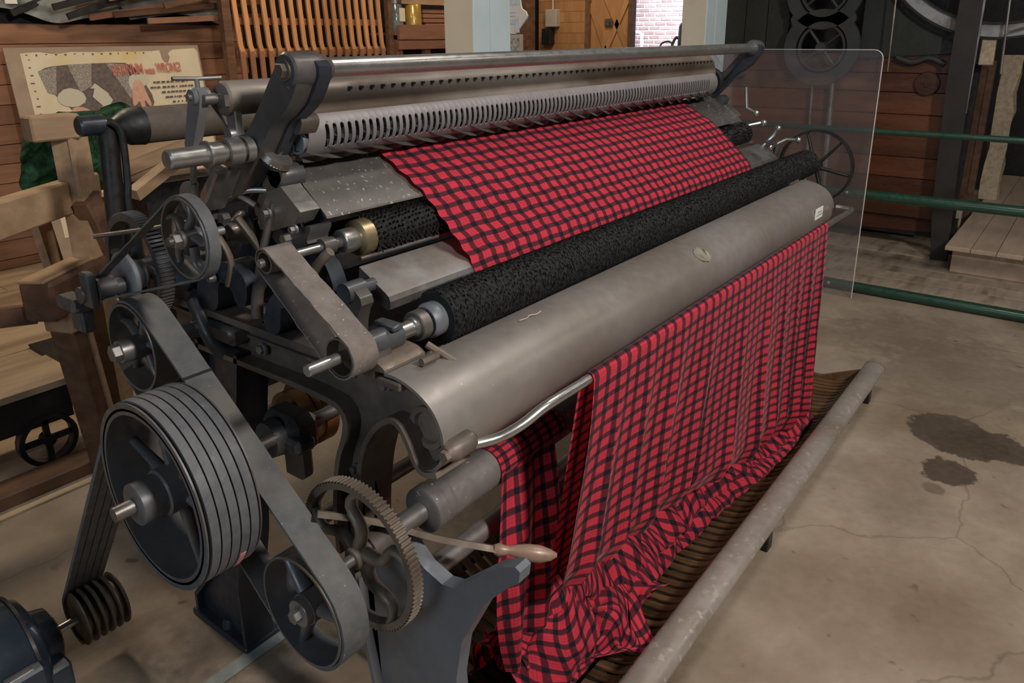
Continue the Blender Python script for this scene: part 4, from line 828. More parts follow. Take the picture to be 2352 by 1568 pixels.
# ------------------------------------------------------------------ carding machine at the right
CM = thing('carding_machine', (6.2, 1.4, 0), 'tall dark machine with brown panels and round iron end plates behind the acrylic shield', 'machine')
def ringplate(bm, x0, x1, c, ro, ri, n=48): lathe(bm, [(x0, ro), (x1, ro), (x1, ri), (x0, ri)], c[0], c[1], n, closed=True)
for (c, rid) in (((1.691, 1.405), .178), ((1.706, 1.790), .178)):
    bm = B(); ringplate(bm, 5.78, 5.82, c, .262, rid); pl = obj('end_plate', bm, CASTG, CM, 30)
    bm = B(); ringplate(bm, 5.79, 5.83, c, .165, .148); wh = obj('spoked_wheel', bm, CASTG, CM, 30)
    for k in range(4):
        t = .9+k*PI/2; bm = B(); tube(bm, [(5.81, c[0]+.03*math.cos(t), c[1]+.03*math.sin(t)), (5.81, c[0]+.155*math.cos(t), c[1]+.155*math.sin(t))], .020, 8, flat=.6); obj('spoke', bm, CASTG, wh)
    bm = B(); lathe(bm, [(5.77, 0), (5.77, .035), (5.84, .04), (5.84, 0)], c[0], c[1], 24); obj('hub', bm, CASTG, wh)
bm = B(); prism(bm, [(1.50, 1.55), (1.48, 1.60), (1.50, 1.65), (1.60, 1.60), (1.70, 1.585), (1.80, 1.60), (1.90, 1.65), (1.92, 1.60), (1.90, 1.55), (1.80, 1.585), (1.70, 1.60), (1.60, 1.585)][:0] or [(1.50, 1.53), (1.475, 1.60), (1.50, 1.67), (1.585, 1.625), (1.70, 1.605), (1.81, 1.625), (1.90, 1.67), (1.925, 1.60), (1.90, 1.53), (1.80, 1.575), (1.70, 1.592), (1.59, 1.575)], 5.785, 5.815); obj('backing_casting', bm, CASTG, CM, 30)
z = .24
for i in range(8):
    h = .125+.03*random.random(); bm = B(); box(bm, (5.90+random.uniform(0, .006), .80, z), (5.93, 2.5, z+h-.004), .002); obj('panel_board', bm, PANELW, CM, 0); z += h
    if z > 1.30: break
bm = B(); prism(bm, smoothpoly([(.84, .12), (2.5, .12), (2.5, .30), (.80, .30), (.76, .20)], 1), 5.94, 5.97); obj('bottom_panel', bm, PANELW, CM, 20)
bm = B(); box(bm, (5.95, .70, .10), (5.99, 2.6, 1.30)); box(bm, (6.3, 1.0, 0), (6.9, 2.6, 2.2)); box(bm, (5.93, .68, 0), (6.0, .76, .25)); split('inner_body', bm, BLACK, CM, 0)
for i in range(4):
    y0 = 1.98+i*.17; bm = B(); box(bm, (5.92, y0, 1.31), (5.945, y0+.165, 2.3), .002); obj('upright_board', bm, DARKG, CM, 0)
bm = B(); prism(bm, [(.84, 1.37), (1.45, 1.33), (1.45, 2.2), (1.20, 2.2), (1.16, 1.75), (1.02, 1.6), (.84, 1.50)], 5.88, 5.90); obj('side_casting', bm, DARKG, CM, 20)
bm = B(); cen = (.62, 2.26); strip(bm, [(cen[0]+.75*math.cos(t), cen[1]+.75*math.sin(t)) for t in [-.55-.05*k for k in range(28)]], 5.80, 5.88, .075); arc = obj('crown_arch', bm, M('weathered_arch', (.30, .31, .31), .7, 0, (.46, .47, .46), 6, .3, col3=(.2, .16, .13), scale3=7), CM, 50)
bm = B(); strip(bm, [(cen[0]+.795*math.cos(t), cen[1]+.795*math.sin(t)) for t in [-.55-.05*k for k in range(28)]], 5.78, 5.80, .012); strip(bm, [(cen[0]+.705*math.cos(t), cen[1]+.705*math.sin(t)) for t in [-.55-.05*k for k in range(28)]], 5.78, 5.80, .012); split('arch_edge', bm, BLACK, arc, 50)
bm = B(); prism(bm, [(.725, 2.3), (.85, 2.3), (.85, 1.2), (.82, .4), (.78, 0), (.68, 0), (.70, .4), (.715, 1.2)], 5.72, 5.78); obj('post', bm, M('brown_black_post', (.022, .018, .016), .5, .1, (.04, .032, .028), 5), CM, 0)
bm = B(); box(bm, (5.725, .708, 1.0), (5.735, .722, 2.3)); obj('post_edge', bm, STEELD, CM, 0)
for (y0, y1) in ((1.24, 1.22), (.61, .56)):
    bm = B(); tube(bm, [(5.74, y0, 2.3), (5.74, y1, 1.25)], .007, 8); obj('thin_rod', bm, STEELD, CM)
bm = B(); tube(bm, [(5.74, .56, 1.50), (5.74, .25, 1.60)], .007, 8); obj('thin_rod', bm, STEELD, CM)
bm = B(); lathe(bm, [(5.87, 0), (5.87, .075), (5.89, .08), (5.89, 0)], .99, 1.17, 32); lathe(bm, [(5.86, 0), (5.86, .02), (5.88, .02)], .99, 1.17, 16); obj('side_disc', bm, PANELW, CM)
bm = B(); tube(bm, spl([(5.86, .90, 1.30), (5.86, 1.0, 1.34), (5.86, 1.10, 1.31), (5.86, 1.2, 1.34)], 4), .02, 8); obj('link', bm, CASTG, CM, 60)
bm = B(); box(bm, (5.80, .62, 1.30), (5.86, .70, 1.46), .004); obj('pale_block', bm, RAW, CM, 0)
bm = B(); tube(bm, [(5.84, 1.60, 1.2), (5.84, 1.57, .2)], .022, 10); tube(bm, [(5.84, 1.74, 1.2), (5.84, 1.71, .2)], .012, 10); obj('guide_pipe', bm, STEELD, CM, 60)
# loose boards leaning at the right
bm = B(); box(bm, (6.75, .70, 0), (6.82, .81, 1.30), .004); box(bm, (6.74, .72, .3), (6.755, .74, 1.25)); tag(obj('brown_board', bm, BROWNW, smooth=0), 'dark brown upright board beside the black post', 'board')
bm = B(); box(bm, (7.2, .575, .187), (7.27, .70, 1.33)); bmesh.ops.subdivide_edges(bm, edges=bm.edges[:], cuts=7, use_grid_fill=True)
for v in bm.verts:
    q = noise.noise_vector(v.co*9); v.co.y += q.y*.035; v.co.x += q.x*.012
tag(obj('chipped_slab', bm, RAW, smooth=30), 'pale upright slab with ragged chipped edges at the right side', 'board')
bm = B(); prism(bm, [(.70, .0), (.80, .10), (.86, .26), (.80, .32), (.70, .24)], 6.3, 6.32); tag(obj('paper_scrap', bm, M('white_scrap', (.40, .35, .30), .7), smooth=0), 'crumpled white board scrap at the foot of the black post', 'scrap')
bpy.data.objects['paper_scrap'].location.z = 0.0

# ------------------------------------------------------------------ posts
for nm, (x, y, w_, d_), lab in (('painted_post', (2.92, 2.50, .29, .19), 'thick square post with cream and pale blue faces, the nearer of the two'), ('painted_post', (4.49, 2.0, .30, .16), 'square post with cream and pale blue faces, farther, beside the dark machine')):
    p = thing(nm, (x, y, 0), lab, 'post', 'painted posts behind the machine')
    bm = B(); box(bm, (x, y+.004, 0), (x+.05, y+d_, 3.3), .002); obj('side_board', bm, POSTW, p, 0)
    bm = B(); box(bm, (x+.001, y, 0), (x+w_*.45-.002, y+.02, 3.3), .002); obj('face_board', bm, POSTB, p, 0)
    bm = B(); box(bm, (x+w_*.45, y-.001, 0), (x+w_, y+.02, 3.3), .002); obj('face_board', bm, POSTB, p, 0)
    bm = B(); box(bm, (x+.05, y+.02, 0), (x+w_, y+d_, 3.3)); obj('core', bm, POSTB, p, 0)
PB = thing('blue_display_panel', (4.8, 3.7, 1.2), 'pale blue printed display panel behind the nearer post', 'sign')
def yz_at(pxy): return pxy
pn = smoothpoly([(4.72, 1.55), (4.72, 2.2), (4.62, 2.2), (4.545, 1.77), (4.535, 1.745), (4.49, 1.72), (4.47, 1.68), (4.475, 1.66), (4.61, 1.52), (4.72, 1.52)], 0)
bm = B(); prism(bm, pn, 6.0, 6.02); obj('panel', bm, PICW, PB, 0)
bm = B(); box(bm, (5.995, 4.55, 1.78), (6.0, 4.70, 1.95)); box(bm, (5.995, 4.60, 1.71), (6.0, 4.68, 1.72)); box(bm, (5.995, 4.60, 1.68), (6.0, 4.68, 1.69)); box(bm, (5.995, 4.61, 1.61), (6.0, 4.68, 1.65)); box(bm, (5.996, 4.56, 1.53), (6.0, 4.62, 1.66)); obj('print', bm, PICP, PB, 0)
bm = B(); tube(bm, [(6.03, 4.66, 0), (6.03, 4.66, 1.6)], .02, 10); obj('stand', bm, BLACK, PB)
PH = thing('framed_photograph', (6.0, 4.6, 1.2), 'small cream card with a black and white photograph under the blue panel', 'picture')
bm = B(); box(bm, (5.98, 4.515, 1.2), (5.995, 4.75, 1.515)); obj('card', bm, CREAMB, PH, 0)
bm = B(); box(bm, (5.974, 4.55, 1.25), (5.98, 4.70, 1.48)); obj('photo', bm, M('bw_photo', (.10, .11, .11), .6, 0, (.5, .51, .51), 22), PH, 0)

# ------------------------------------------------------------------ right rear: timber, switch box, door
bm = B(); box(bm, (7.45, 5.56, 0), (7.62, 5.74, 3.2)); tag(obj('dark_timber_post', bm, BROWNW, smooth=0), 'dark brown rough timber post left of the plank wall', 'post')
SB = thing('switch_box', (7.8, 5.45, 1.5), 'cream metal switch box with a conduit above it on the plank wall', 'switch box')
bm = B(); box(bm, (7.74, 5.34, 1.60), (7.83, 5.50, 1.80), .006); obj('box', bm, CREAMB, SB, 0)
bm = B(); tube(bm, [(7.80, 5.43, 1.80), (7.80, 5.44, 2.6)], .014, 10); obj('conduit', bm, CREAMB, SB)
bm = B(); box(bm, (7.72, 5.42, 1.40), (7.83, 5.54, 1.58), .006); tag(obj('black_meter', bm, BLACK, smooth=0), 'small black box under the cream switch box', 'box')
bm = B(); box(bm, (7.88, 4.42, 0), (7.92, 4.97, 2.4)); dr = obj('door_1', bm, DOORW, smooth=0, kind='structure')
for (ya_, za_, yb_, zb_) in ((4.95, 1.85, 4.68, 1.22), (4.42, 1.95, 4.78, 1.22), (4.95, 2.3, 4.44, 1.35)):
    d = Vector((0, yb_-ya_, zb_-za_)); L_ = d.length; ang = math.atan2(d.z, d.y)
    bm = B(); box(bm, (-.012, -L_/2, -.03), (.012, L_/2, .03), .002)
    for v in bm.verts: v.co = Matrix.Rotation(ang, 3, 'X') @ v.co+Vector((7.87, (ya_+yb_)/2, (za_+zb_)/2))
    obj('diagonal_board', bm, DOORW, dr, 0)
bm = B(); box(bm, (7.84, 4.94, 0), (7.93, 4.99, 2.5)); box(bm, (7.84, 4.38, 0), (7.93, 4.43, 2.5)); split('trim_1', bm, BROWNW, None, 0, kind='structure')
bm = B(); box(bm, (7.845, 4.64, 1.60), (7.86, 4.74, 1.68), .004); box(bm, (7.84, 4.66, 1.645), (7.846, 4.72, 1.655)); obj('door_latch', bm, STEELD, dr, 0)
WP = thing('white_framed_pane', (11.8, 6.4, 0), 'tall white rounded pane standing against the bright brick wall', 'panel')
bm = B(); ol = [(6.62-.0, 0), (6.62, 1.55)]; strip(bm, smoothpoly([(6.35, .0), (6.35, 1.42), (6.35, 1.52), (6.42, 1.56), (6.75, 1.56)], 1, False), 11.7, 11.74, .035); obj('frame', bm, PICW, WP, 30)
CI = thing('black_iron_lamp', (10.9, 5.0, 0), 'black bell shaped iron silhouette beside the farther post before the brick wall', 'lamp')
bm = B(); lathe(bm, [(0, 0), (0, .30), (.9, .30), (1.0, .26), (1.62, .24), (1.66, .22), (1.70, .16), (1.85, .13), (1.98, .08), (2.05, 0)], 10.9, 5.02, 32, axis='Z'); obj('body', bm, BLACK, CI, 40)
bm = B(); tube(bm, spl([(10.9, 5.25, 1.42), (10.9, 5.32, 1.46), (10.9, 5.38, 1.36), (10.9, 5.40, 1.25)], 5), .022, 8); tube(bm, spl([(10.9, 5.33, 1.30), (10.9, 5.42, 1.40), (10.9, 5.55, 1.38), (10.9, 5.6, 1.30)], 5), .015, 8); obj('handle', bm, BLACK, CI, 60)

# ------------------------------------------------------------------ shelf unit on the right of the rack, jars
SH = thing('timber_shelf', (5.7, 5.6, 0), 'red-brown timber shelf frame holding a jar, a tin and split wood', 'shelf')
bm = B(); box(bm, (5.22, 5.42, 1.515), (6.9, 5.80, 1.54), .002); box(bm, (5.23, 5.43, 1.54), (6.9, 5.44, 1.545)); obj('shelf_board', bm, SHELFW, SH, 0)
bm = B(); box(bm, (5.22, 5.38, 1.475), (6.9, 5.415, 1.610), .002); obj('front_board', bm, SHELFW, SH, 0)
bm = B(); box(bm, (5.22, 5.39, 1.385), (6.9, 5.43, 1.47), .002); obj('rail', bm, SHELFW, SH, 0)
bm = B(); box(bm, (5.22, 5.50, 1.80), (6.9, 5.54, 1.87), .002); obj('top_rail', bm, PINE, SH, 0)
for x in (5.24, 5.62, 6.75):
    bm = B(); box(bm, (x, 5.44, 0), (x+.07, 5.50, 1.475 if x > 5.2 else 1.475), .002); obj('leg', bm, SHELFW, SH, 0)
J1 = thing('jar', (5.30, 5.55, 1.54), 'clouded glass jar with a pale label on the timber shelf', 'jar')
bm = B(); lathe(bm, [(1.541, 0), (1.541, .07), (1.57, .075), (1.76, .075), (1.79, .06), (1.82, .055), (1.83, 0)], 5.32, 5.53, 28, axis='Z'); obj('glass', bm, GLASSC, J1, 40)
bm = B(); lathe(bm, [(1.80, .063), (1.80, .066), (1.835, .066), (1.835, 0)], 5.32, 5.53, 28, axis='Z'); obj('lid', bm, STEELD, J1, 40)
bm = B(); box(bm, (5.30, 5.449, 1.64), (5.37, 5.456, 1.76)); obj('paper_label', bm, PAPER, J1, 0)
bm = B(); lathe(bm, [(1.541, 0), (1.541, .08), (1.56, .083), (1.79, .083), (1.80, .075), (1.80, 0)], 5.555, 5.53, 28, axis='Z'); tag(obj('amber_tin', bm, AMBER, smooth=40), 'shiny amber coloured tin next to the clouded jar', 'tin')
for i in range(10):
    x = 5.68+random.uniform(0, .1); z0 = 1.541+(i//2)*.045; y0 = 5.55+(i % 2)*.09
    bm = B(); box(bm, (x, y0, z0), (x+.55+random.random()*.3, y0+.07, z0+.04), .008, Matrix.Rotation(random.uniform(-.03, .03), 3, 'Z'))
    tag(obj('split_log', bm, SHELFW, smooth=0), 'brown split stick on the timber shelf, %s layer, %s of its pair' % (('bottom', 'second', 'third', 'fourth', 'top')[i//2], ('front', 'rear')[i % 2]), 'wood', 'split wood on the timber shelf')
# slat rack
RK = thing('slat_rack', (4.3, 5.4, 0), 'tall rack of upright orange wooden slats leaning at the plank wall', 'rack')
bm = B()
for zz0, zz1, yy in ((1.35, 1.42, 5.48), (1.60, 1.655, 5.50), (.75, .82, 5.47)):
    bm = B(); box(bm, (3.55, yy, zz0), (5.10, yy+.03, zz1), .002); obj('cross_rail', bm, RACKB, RK, 0)
for k in range(18):
    x = 3.585+k*.0875
    bm = B(); pts = [(x-.03, 5.475, 2.1), (x-.022, 5.47, 1.75), (x-.01, 5.462, 1.45), (x+.005, 5.455, 1.38)]
    for a, b_ in zip(pts, pts[1:]):
        pa, pb = Vector(a), Vector(b_)
        vs = [bm.verts.new(p+Vector((dx, dy, 0))) for p in (pa, pb) for dx in (-.020, .020) for dy in (-.009, .009)]
        for f in ((0, 1, 3, 2), (4, 6, 7, 5), (0, 4, 5, 1), (2, 3, 7, 6), (0, 2, 6, 4), (1, 5, 7, 3)): bm.faces.new([vs[i] for i in f])
    obj('slat', bm, RACKW, RK, 30)
    bm = B(); box(bm, (x-.022, 5.440, .02), (x+.022, 5.458, 1.40), .002, Matrix.Rotation(-.012, 3, 'Y')); obj('lower_slat', bm, RACKB, RK, 0)
bm = B(); box(bm, (3.44, 5.44, 0), (3.51, 5.50, 2.3), .002); box(bm, (5.15, 5.44, 0), (5.20, 5.50, 2.3), .002); split('rack_upright', bm, BROWNW, RK, 0)

# ------------------------------------------------------------------ junk above the plank wall
rd = random.Random(5)
bm = B(); box(bm, (-3, 5.86-.9+.02, 1.606), (-2.9, 5.0, 1.61)); bm.free()
for i, (x0, z0, ln, a, tn) in enumerate(((2.1, 1.66, 1.3, .42, 2), (2.5, 1.70, 1.2, .18, 1), (2.55, 1.64, 1.15, .16, 0), (2.70, 1.66, 1.2, .10, 1), (2.3, 1.70, 1.2, .26, 2), (2.9, 1.62, .95, .05, 0), (2.35, 1.64, 1.1, .33, 2), (3.0, 1.72, .75, .22, 1), (2.60, 1.76, .9, .20, 0))):
    bm = B(); box(bm, (0, 5.70-i*.035, -.020), (ln, 5.72-i*.035, .022), .003)
    for v in bm.verts: v.co = Matrix.Rotation(-a, 3, 'Y') @ v.co+Vector((x0, 0, z0))
    tag(obj('lath', bm, (SHELFW, BROWNW, BLACK)[tn], smooth=0), ('longest steep black lath at the far left of the heap', 'dark brown lath behind the others in the heap above the planks', 'red-brown lath, lower left of the heap above the plank wall', 'dark brown lath crossing the middle of the heap above the planks', 'black steep lath left of the corrugated panel in the heap', 'red-brown lath lying lowest and nearly level on the plank wall', 'steepest black lath at the left of the heap above the planks', 'short brown lath at the right end of the heap by the rack', 'red-brown tilted lath uppermost in the heap above the plank wall')[i], 'wood', 'laths heaped above the plank wall')
bm = B()
for k in range(5):
    strip(bm, [(0, 0), (.01, .0)], 0, 1, .01) if 0 else None
pts = []
for k in range(26): pts.append((k*.028, .010*math.sin(k*1.15)))
vs = []
for (s_, h_) in pts:
    a0 = Vector((2.78-.1+s_*.85, 5.66-h_, 1.90+s_*.12)); b0 = a0+Vector((.16, 0, -.27)); vs.append((bm.verts.new(a0), bm.verts.new(b0)))
for k in range(len(vs)-1): bm.faces.new((vs[k][0], vs[k+1][0], vs[k+1][1], vs[k][1]))
bmesh.ops.solidify(bm, geom=bm.faces[:], thickness=.004); tag(obj('corrugated_panel', bm, GREYSH, smooth=50), 'grey corrugated panel tilted in the heap above the plank wall', 'panel')
bm = B(); bmesh.ops.create_grid(bm, x_segments=50, y_segments=14, size=.5)
for v in bm.verts:
    x, y = v.co.x, v.co.y; q = noise.noise_vector(Vector((x*5, y*5, .4))); v.co = Vector((2.75+x*1.7+q.x*.05, 5.73+q.y*.06, 1.86+y*.35-.05*abs(x)+q.z*.05+.04*math.sin(x*9)))
bmesh.ops.solidify(bm, geom=bm.faces[:], thickness=.004); tag(obj('crumpled_sheet', bm, GREYSH, smooth=50), 'crumpled grey-white plastic sheet on top of the heap at the upper left', 'sheet')
bm = B(); prism(bm, [(5.66, 1.72), (5.66, 2.0), (5.67, 2.0), (5.67, 1.72)], 2.06, 2.13); tag(obj('white_strip', bm, WHITE, smooth=0), 'short white strip hanging at the top left corner', 'strip')

# ------------------------------------------------------------------ poster
PO = thing('poster_board', (2.7, 5.6, 0), 'tan board with an aged cream poster of hands, leaning on the plank wall', 'poster')
# lean: bottom forward. local frame: s along X, t up the board
def PB_(s, t, d=0): return Vector((s, 5.70-(1.52-t)*.12-d, t*.9927))
def quad(bm, s0, t0, s1, t1, d, th=.004):
    vs = []
    for dd in (d, d+th):
        for s, t in ((s0, t0), (s1, t0), (s1, t1), (s0, t1)): vs.append(bm.verts.new(PB_(s, t, dd)))
    for f in ((0, 1, 2, 3), (4, 7, 6, 5), (0, 4, 5, 1), (1, 5, 6, 2), (2, 6, 7, 3), (3, 7, 4, 0)): bm.faces.new([vs[i] for i in f])
def flat(bm, pts, d, th=.0012):
    a = [bm.verts.new(PB_(s, t, d)) for s, t in pts]; b_ = [bm.verts.new(PB_(s, t, d+th)) for s, t in pts]; n = len(pts)
    bm.faces.new(a); bm.faces.new(list(reversed(b_)))
    for i in range(n): bm.faces.new((a[i], b_[i], b_[(i+1) % n], a[(i+1) % n]))
bm = B(); quad(bm, 2.0, .04, 3.345, 1.462, 0, .012); pbd = obj('backing_board', bm, BOARD, PO, 0)
rdp = random.Random(2)
paper = [(2.09, .2), (2.09, 1.425)]
for k in range(1, 16): paper.append((2.09+k*.062, 1.425+rdp.uniform(-.006, .006)))
paper += [(3.03, 1.43), (3.035, 1.37), (3.05, 1.34), (3.08, 1.34), (3.10, 1.38), (3.09, 1.405), (3.13, 1.432), (3.31, 1.44), (3.33, 1.42), (3.33, .2)]
bm = B(); flat(bm, paper, .013, .002); pp = obj('paper_sheet', bm, PAPER, pbd, 0)
bm = B(); flat(bm, smoothpoly([(2.17, 1.27), (2.19, 1.325), (2.30, 1.345), (2.62, 1.352), (2.80, 1.345), (2.86, 1.22), (2.92, 1.08), (2.88, 1.0), (2.72, .98), (2.52, .93), (2.36, .96), (2.33, 1.05), (2.24, 1.15)], 1), .0155); obj('suit_print', bm, SUIT, pbd, 0)
bm = B(); flat(bm, [(2.17, 1.31), (2.29, 1.34), (2.25, 1.15), (2.20, 1.17)], .0175)
flat(bm, [(2.36, 1.345), (2.52, 1.35), (2.49, 1.20), (2.41, 1.16)], .0175); flat(bm, [(2.62, 1.35), (2.75, 1.335), (2.80, 1.10), (2.74, 1.10)], .0175)
split('check_print', bm, M('houndstooth', (.13, .105, .10), .85, 0, (.50, .46, .40), 150), pbd, 0)
bm = B(); flat(bm, smoothpoly([(2.24, 1.14), (2.32, 1.20), (2.42, 1.17), (2.44, 1.10), (2.36, 1.06), (2.27, 1.08)], 1), .019); flat(bm, smoothpoly([(2.745, 1.20), (2.77, 1.27), (2.90, 1.26), (2.90, 1.20), (2.84, 1.17), (2.77, 1.14)], 1), .019); split('cuff_print', bm, CUFF, pbd, 0)
bm = B(); flat(bm, smoothpoly([(2.34, 1.07), (2.42, 1.06), (2.50, .98), (2.47, .95), (2.36, .96), (2.30, .90), (2.28, .94), (2.30, 1.01)], 1), .0205); flat(bm, smoothpoly([(2.785, 1.225), (2.845, 1.225), (2.865, 1.13), (2.89, 1.04), (2.865, 1.03), (2.84, 1.09), (2.835, 1.02), (2.81, 1.02), (2.80, 1.08), (2.775, 1.05), (2.745, 1.04), (2.755, 1.12)], 1), .0205); split('hand_print', bm, SKIN, pbd, 0)
bm = B(); flat(bm, [(2.515+.05*math.cos(k*.42)+.02*math.sin(k*2.3)+.045*(1-math.sin(k*.42))*.6, 1.12+.085*math.sin(k*.42)+.012*math.cos(k*3.1)) for k in range(15)], .019); flat(bm, [(2.62, .99), (2.68, 1.01), (2.86, .99), (2.88, .94), (2.60, .94)], .0215); split('wool_print', bm, CUFF, pbd, 0)
bm = B(); flat(bm, smoothpoly([(2.24, .99), (2.30, .98), (2.30, .88), (2.24, .86)], 1), .021); obj('yellow_print', bm, YELP, pbd, 0)
def text(body, s, t, size, mat, par, ang=.025, wid=.2):
    cu = bpy.data.curves.new('lettering', 'FONT'); cu.body = body; cu.size = size; cu.extrude = .0006; cu.offset = .0016
    tmp = bpy.data.objects.new('tmp', cu); S.collection.objects.link(tmp); dg = bpy.context.evaluated_depsgraph_get(); me = bpy.data.meshes.new_from_object(tmp.evaluated_get(dg))
    bm = B(); bm.from_mesh(me); bpy.data.objects.remove(tmp); bpy.data.meshes.remove(me)
    mx_ = max(v.co.x for v in bm.verts)
    for v in bm.verts:
        x, y = v.co.x*wid/mx_, v.co.y; v.co = PB_(s+x*math.cos(ang)-y*math.sin(ang), t+x*math.sin(ang)+y*math.cos(ang), .0235+v.co.z)
    return obj('lettering', bm, mat, par, 0)
text('BARNUM', 2.650, 1.262, .108, PRED, pbd, .02, .222); text('was', 2.885, 1.264, .075, PRED, pbd, .02, .075); text('WRONG!', 2.975, 1.270, .098, PRED, pbd, .02, .19)
bm = B(); r2 = random.Random(9)
for ln, (s0, s1) in enumerate(((2.93, 3.20), (2.90, 3.22), (2.98, 3.24), (3.0, 3.24), (3.05, 3.25))):
    s = s0
    while s < s1: wd = r2.uniform(.006, .03); quad(bm, s, 1.196-ln*.037+r2.uniform(-.001, .001), s+wd, 1.208-ln*.037, .0235, .0006); s += wd+r2.uniform(.004, .02)
obj('faded_print', bm, PINK_DARK, pbd, 0, kind='stuff')
bm = B()
for k in range(16): quad(bm, 2.12+k*.06, 1.405+r2.uniform(0, .012), 2.12+k*.06+r2.uniform(.006, .016), 1.418, .0165, .0006)
for k in range(9): quad(bm, 2.11+r2.uniform(0, .02), 1.38-k*.05, 2.12+r2.uniform(.008, .02), 1.388-k*.05, .0165, .0006)
obj('paint_chips', bm, PINK_DARK, pbd, 0, kind='stuff')

# ------------------------------------------------------------------ timber framed stand, iron stand, cloth roller, green cloth
TF = thing('timber_stand', (1.1, 2.8, 0), 'heavy rough timber machine frame with beams and braces behind the pulleys', 'frame')
dv = Vector((.8146, .5801, 0)); nv = Vector((-.5801, .8146, 0))
def beam(name, a, L_, w_, zt, h, mat, bev=.006, slope=0):
    a = Vector(a); b_ = a+dv*L_; bm = B(); box(bm, (0, -w_/2, -h), (L_, w_/2, 0), bev)
    rot = Matrix.Rotation(math.atan2(dv.y, dv.x), 3, 'Z') @ Matrix.Rotation(-slope, 3, 'Y')
    for v in bm.verts: v.co = rot @ v.co+Vector((a.x, a.y, zt))
    return obj(name, bm, mat, TF, 0)
beam('upper_beam', (.20, 2.12, 0), 1.22, .06, 1.05, .11, PINE)
beam('lower_beam', (.845, 2.54, 0), 1.35, .11, .78, .13, BROWNW, .012); beam('lit_beam_top', (.840, 2.55, 0), 1.37, .085, .788, .012, PINE, .003)  # thin pale slab on the brown beam paints its top as lit
def stick(name, a, b_, w_, d_, mat, par=TF):
    a = Vector(a); b_ = Vector(b_); ax = (b_-a).normalized(); s_ = ax.cross(nv).normalized(); t_ = s_.cross(ax)
    bm = B(); vs = [bm.verts.new(p+s_*i*w_/2+t_*j*d_/2) for p in (a, b_) for i in (-1, 1) for j in (-1, 1)]
    for f in ((0, 1, 3, 2), (4, 6, 7, 5), (0, 4, 5, 1), (2, 3, 7, 6), (0, 2, 6, 4), (1, 5, 7, 3)): bm.faces.new([vs[i] for i in f])
    return obj(name, bm, mat, par, 0)
stick('post', (1.10, 2.72, 1.21), (1.10, 2.72, .0), .085, .075, PINE); stick('post_rib', (1.085, 2.672, 1.20), (1.085, 2.672, 1.0), .018, .012, PINE)
bm = B(); box(bm, (.97, 2.66, 1.19), (1.12, 2.74, 1.27), .006); obj('cap_block', bm, PINE, TF, 0)
stick('leg', (.95, 2.62, .66), (1.02, 2.68, 0), .095, .08, BROWNW); stick('leg_face', (.99, 2.60, .66), (1.06, 2.66, 0), .02, .02, PINE)
stick('brace', (1.00, 2.85, .98), (1.03, 2.85, .70), .07, .03, PINE)
stick('brace', (1.10, 2.68, .99), (1.30, 2.80, .40), .09, .05, BROWNW); stick('brace', (1.20, 2.72, .99), (1.42, 2.86, .45), .06, .05, BROWNW)
stick('diagonal', (1.20, 2.55, 1.0), (1.40, 2.60, 1.09), .04, .04, PINE)
stick('rail', (-.2, 2.75, .80), (.86, 2.62, .66), .06, .05, BROWNW)
bm = B(); box(bm, (.90, 2.55, .585), (.99, 2.66, .66), .006, Matrix.Rotation(.4, 3, 'Z')); obj('end_block', bm, PINE, TF, 0)
IS = thing('iron_bracket_stand', (1.0, 2.2, 0), 'black curved ribbed iron upright carrying the brown cloth roller', 'stand')
bm = B(); tube(bm, spl([(.965, 2.2, 1.275), (.985, 2.2, 1.268), (.992, 2.2, 1.235), (.985, 2.2, 1.14), (.975, 2.2, 1.0), (.975, 2.2, .80), (.975, 2.2, .3), (.975, 2.2, .0)], 5), .026, 14, flat=1.0); tube(bm, spl([(.985, 2.165, 1.285), (1.012, 2.165, 1.25), (1.008, 2.165, 1.12), (.998, 2.165, 1.0), (.998, 2.165, .5)], 5), .010, 10); st = obj('upright', bm, BLACK, IS, 60)
bm = B(); cylx(bm, .915, .99, 2.2, 1.275, .028, 24, .006); obj('socket', bm, IRONB, IS)
CR = thing('cloth_roller', (1.5, 2.2, 1.2), 'thick brown wooden cloth roller with a black conical end', 'roller')
bm = B(); cylx(bm, 1.085, 2.6, 2.2, 1.262, .052, 36, .003); obj('drum', bm, M('leather_roller', (.085, .066, .05), .7, 0, (.13, .105, .085), 9, .4), CR)
bm = B(); lathe(bm, [(.985, 0), (.985, .020), (1.0, .022), (1.03, .042), (1.05, .052), (1.088, .055), (1.088, 0)], 2.2, 1.262, 32); obj('cone_end', bm, BLACK, CR, 40)
def lump(name, c, r, mat, label, cat, seed, sx=1, sz=1, par=None):
    bm = B(); bmesh.ops.create_icosphere(bm, subdivisions=5, radius=1)
    for v in bm.verts:
        q = noise.fractal(v.co*1.6+Vector((seed, 0, 0)), 1, 2, 4); q2 = noise.noise(v.co*7+Vector((seed, 4, 0)))
        d = 1+q*.35+q2*.10; v.co = Vector((c[0]+v.co.x*r*sx*d, c[1]+v.co.y*r*.6*d, c[2]+v.co.z*r*sz*d))
    return tag(obj(name, bm, mat, smooth=60), label, cat)
def fold(name, P, nu, nv, label):
    bm = B(); g = [[bm.verts.new(P(i/nu, j/nv)) for i in range(nu+1)] for j in range(nv+1)]
    for j in range(nv):
        for i in range(nu): bm.faces.new((g[j][i], g[j][i+1], g[j+1][i+1], g[j+1][i]))
    bmesh.ops.solidify(bm, geom=bm.faces[:], thickness=.006); return tag(obj(name, bm, GREENC, smooth=60), label, 'cloth')
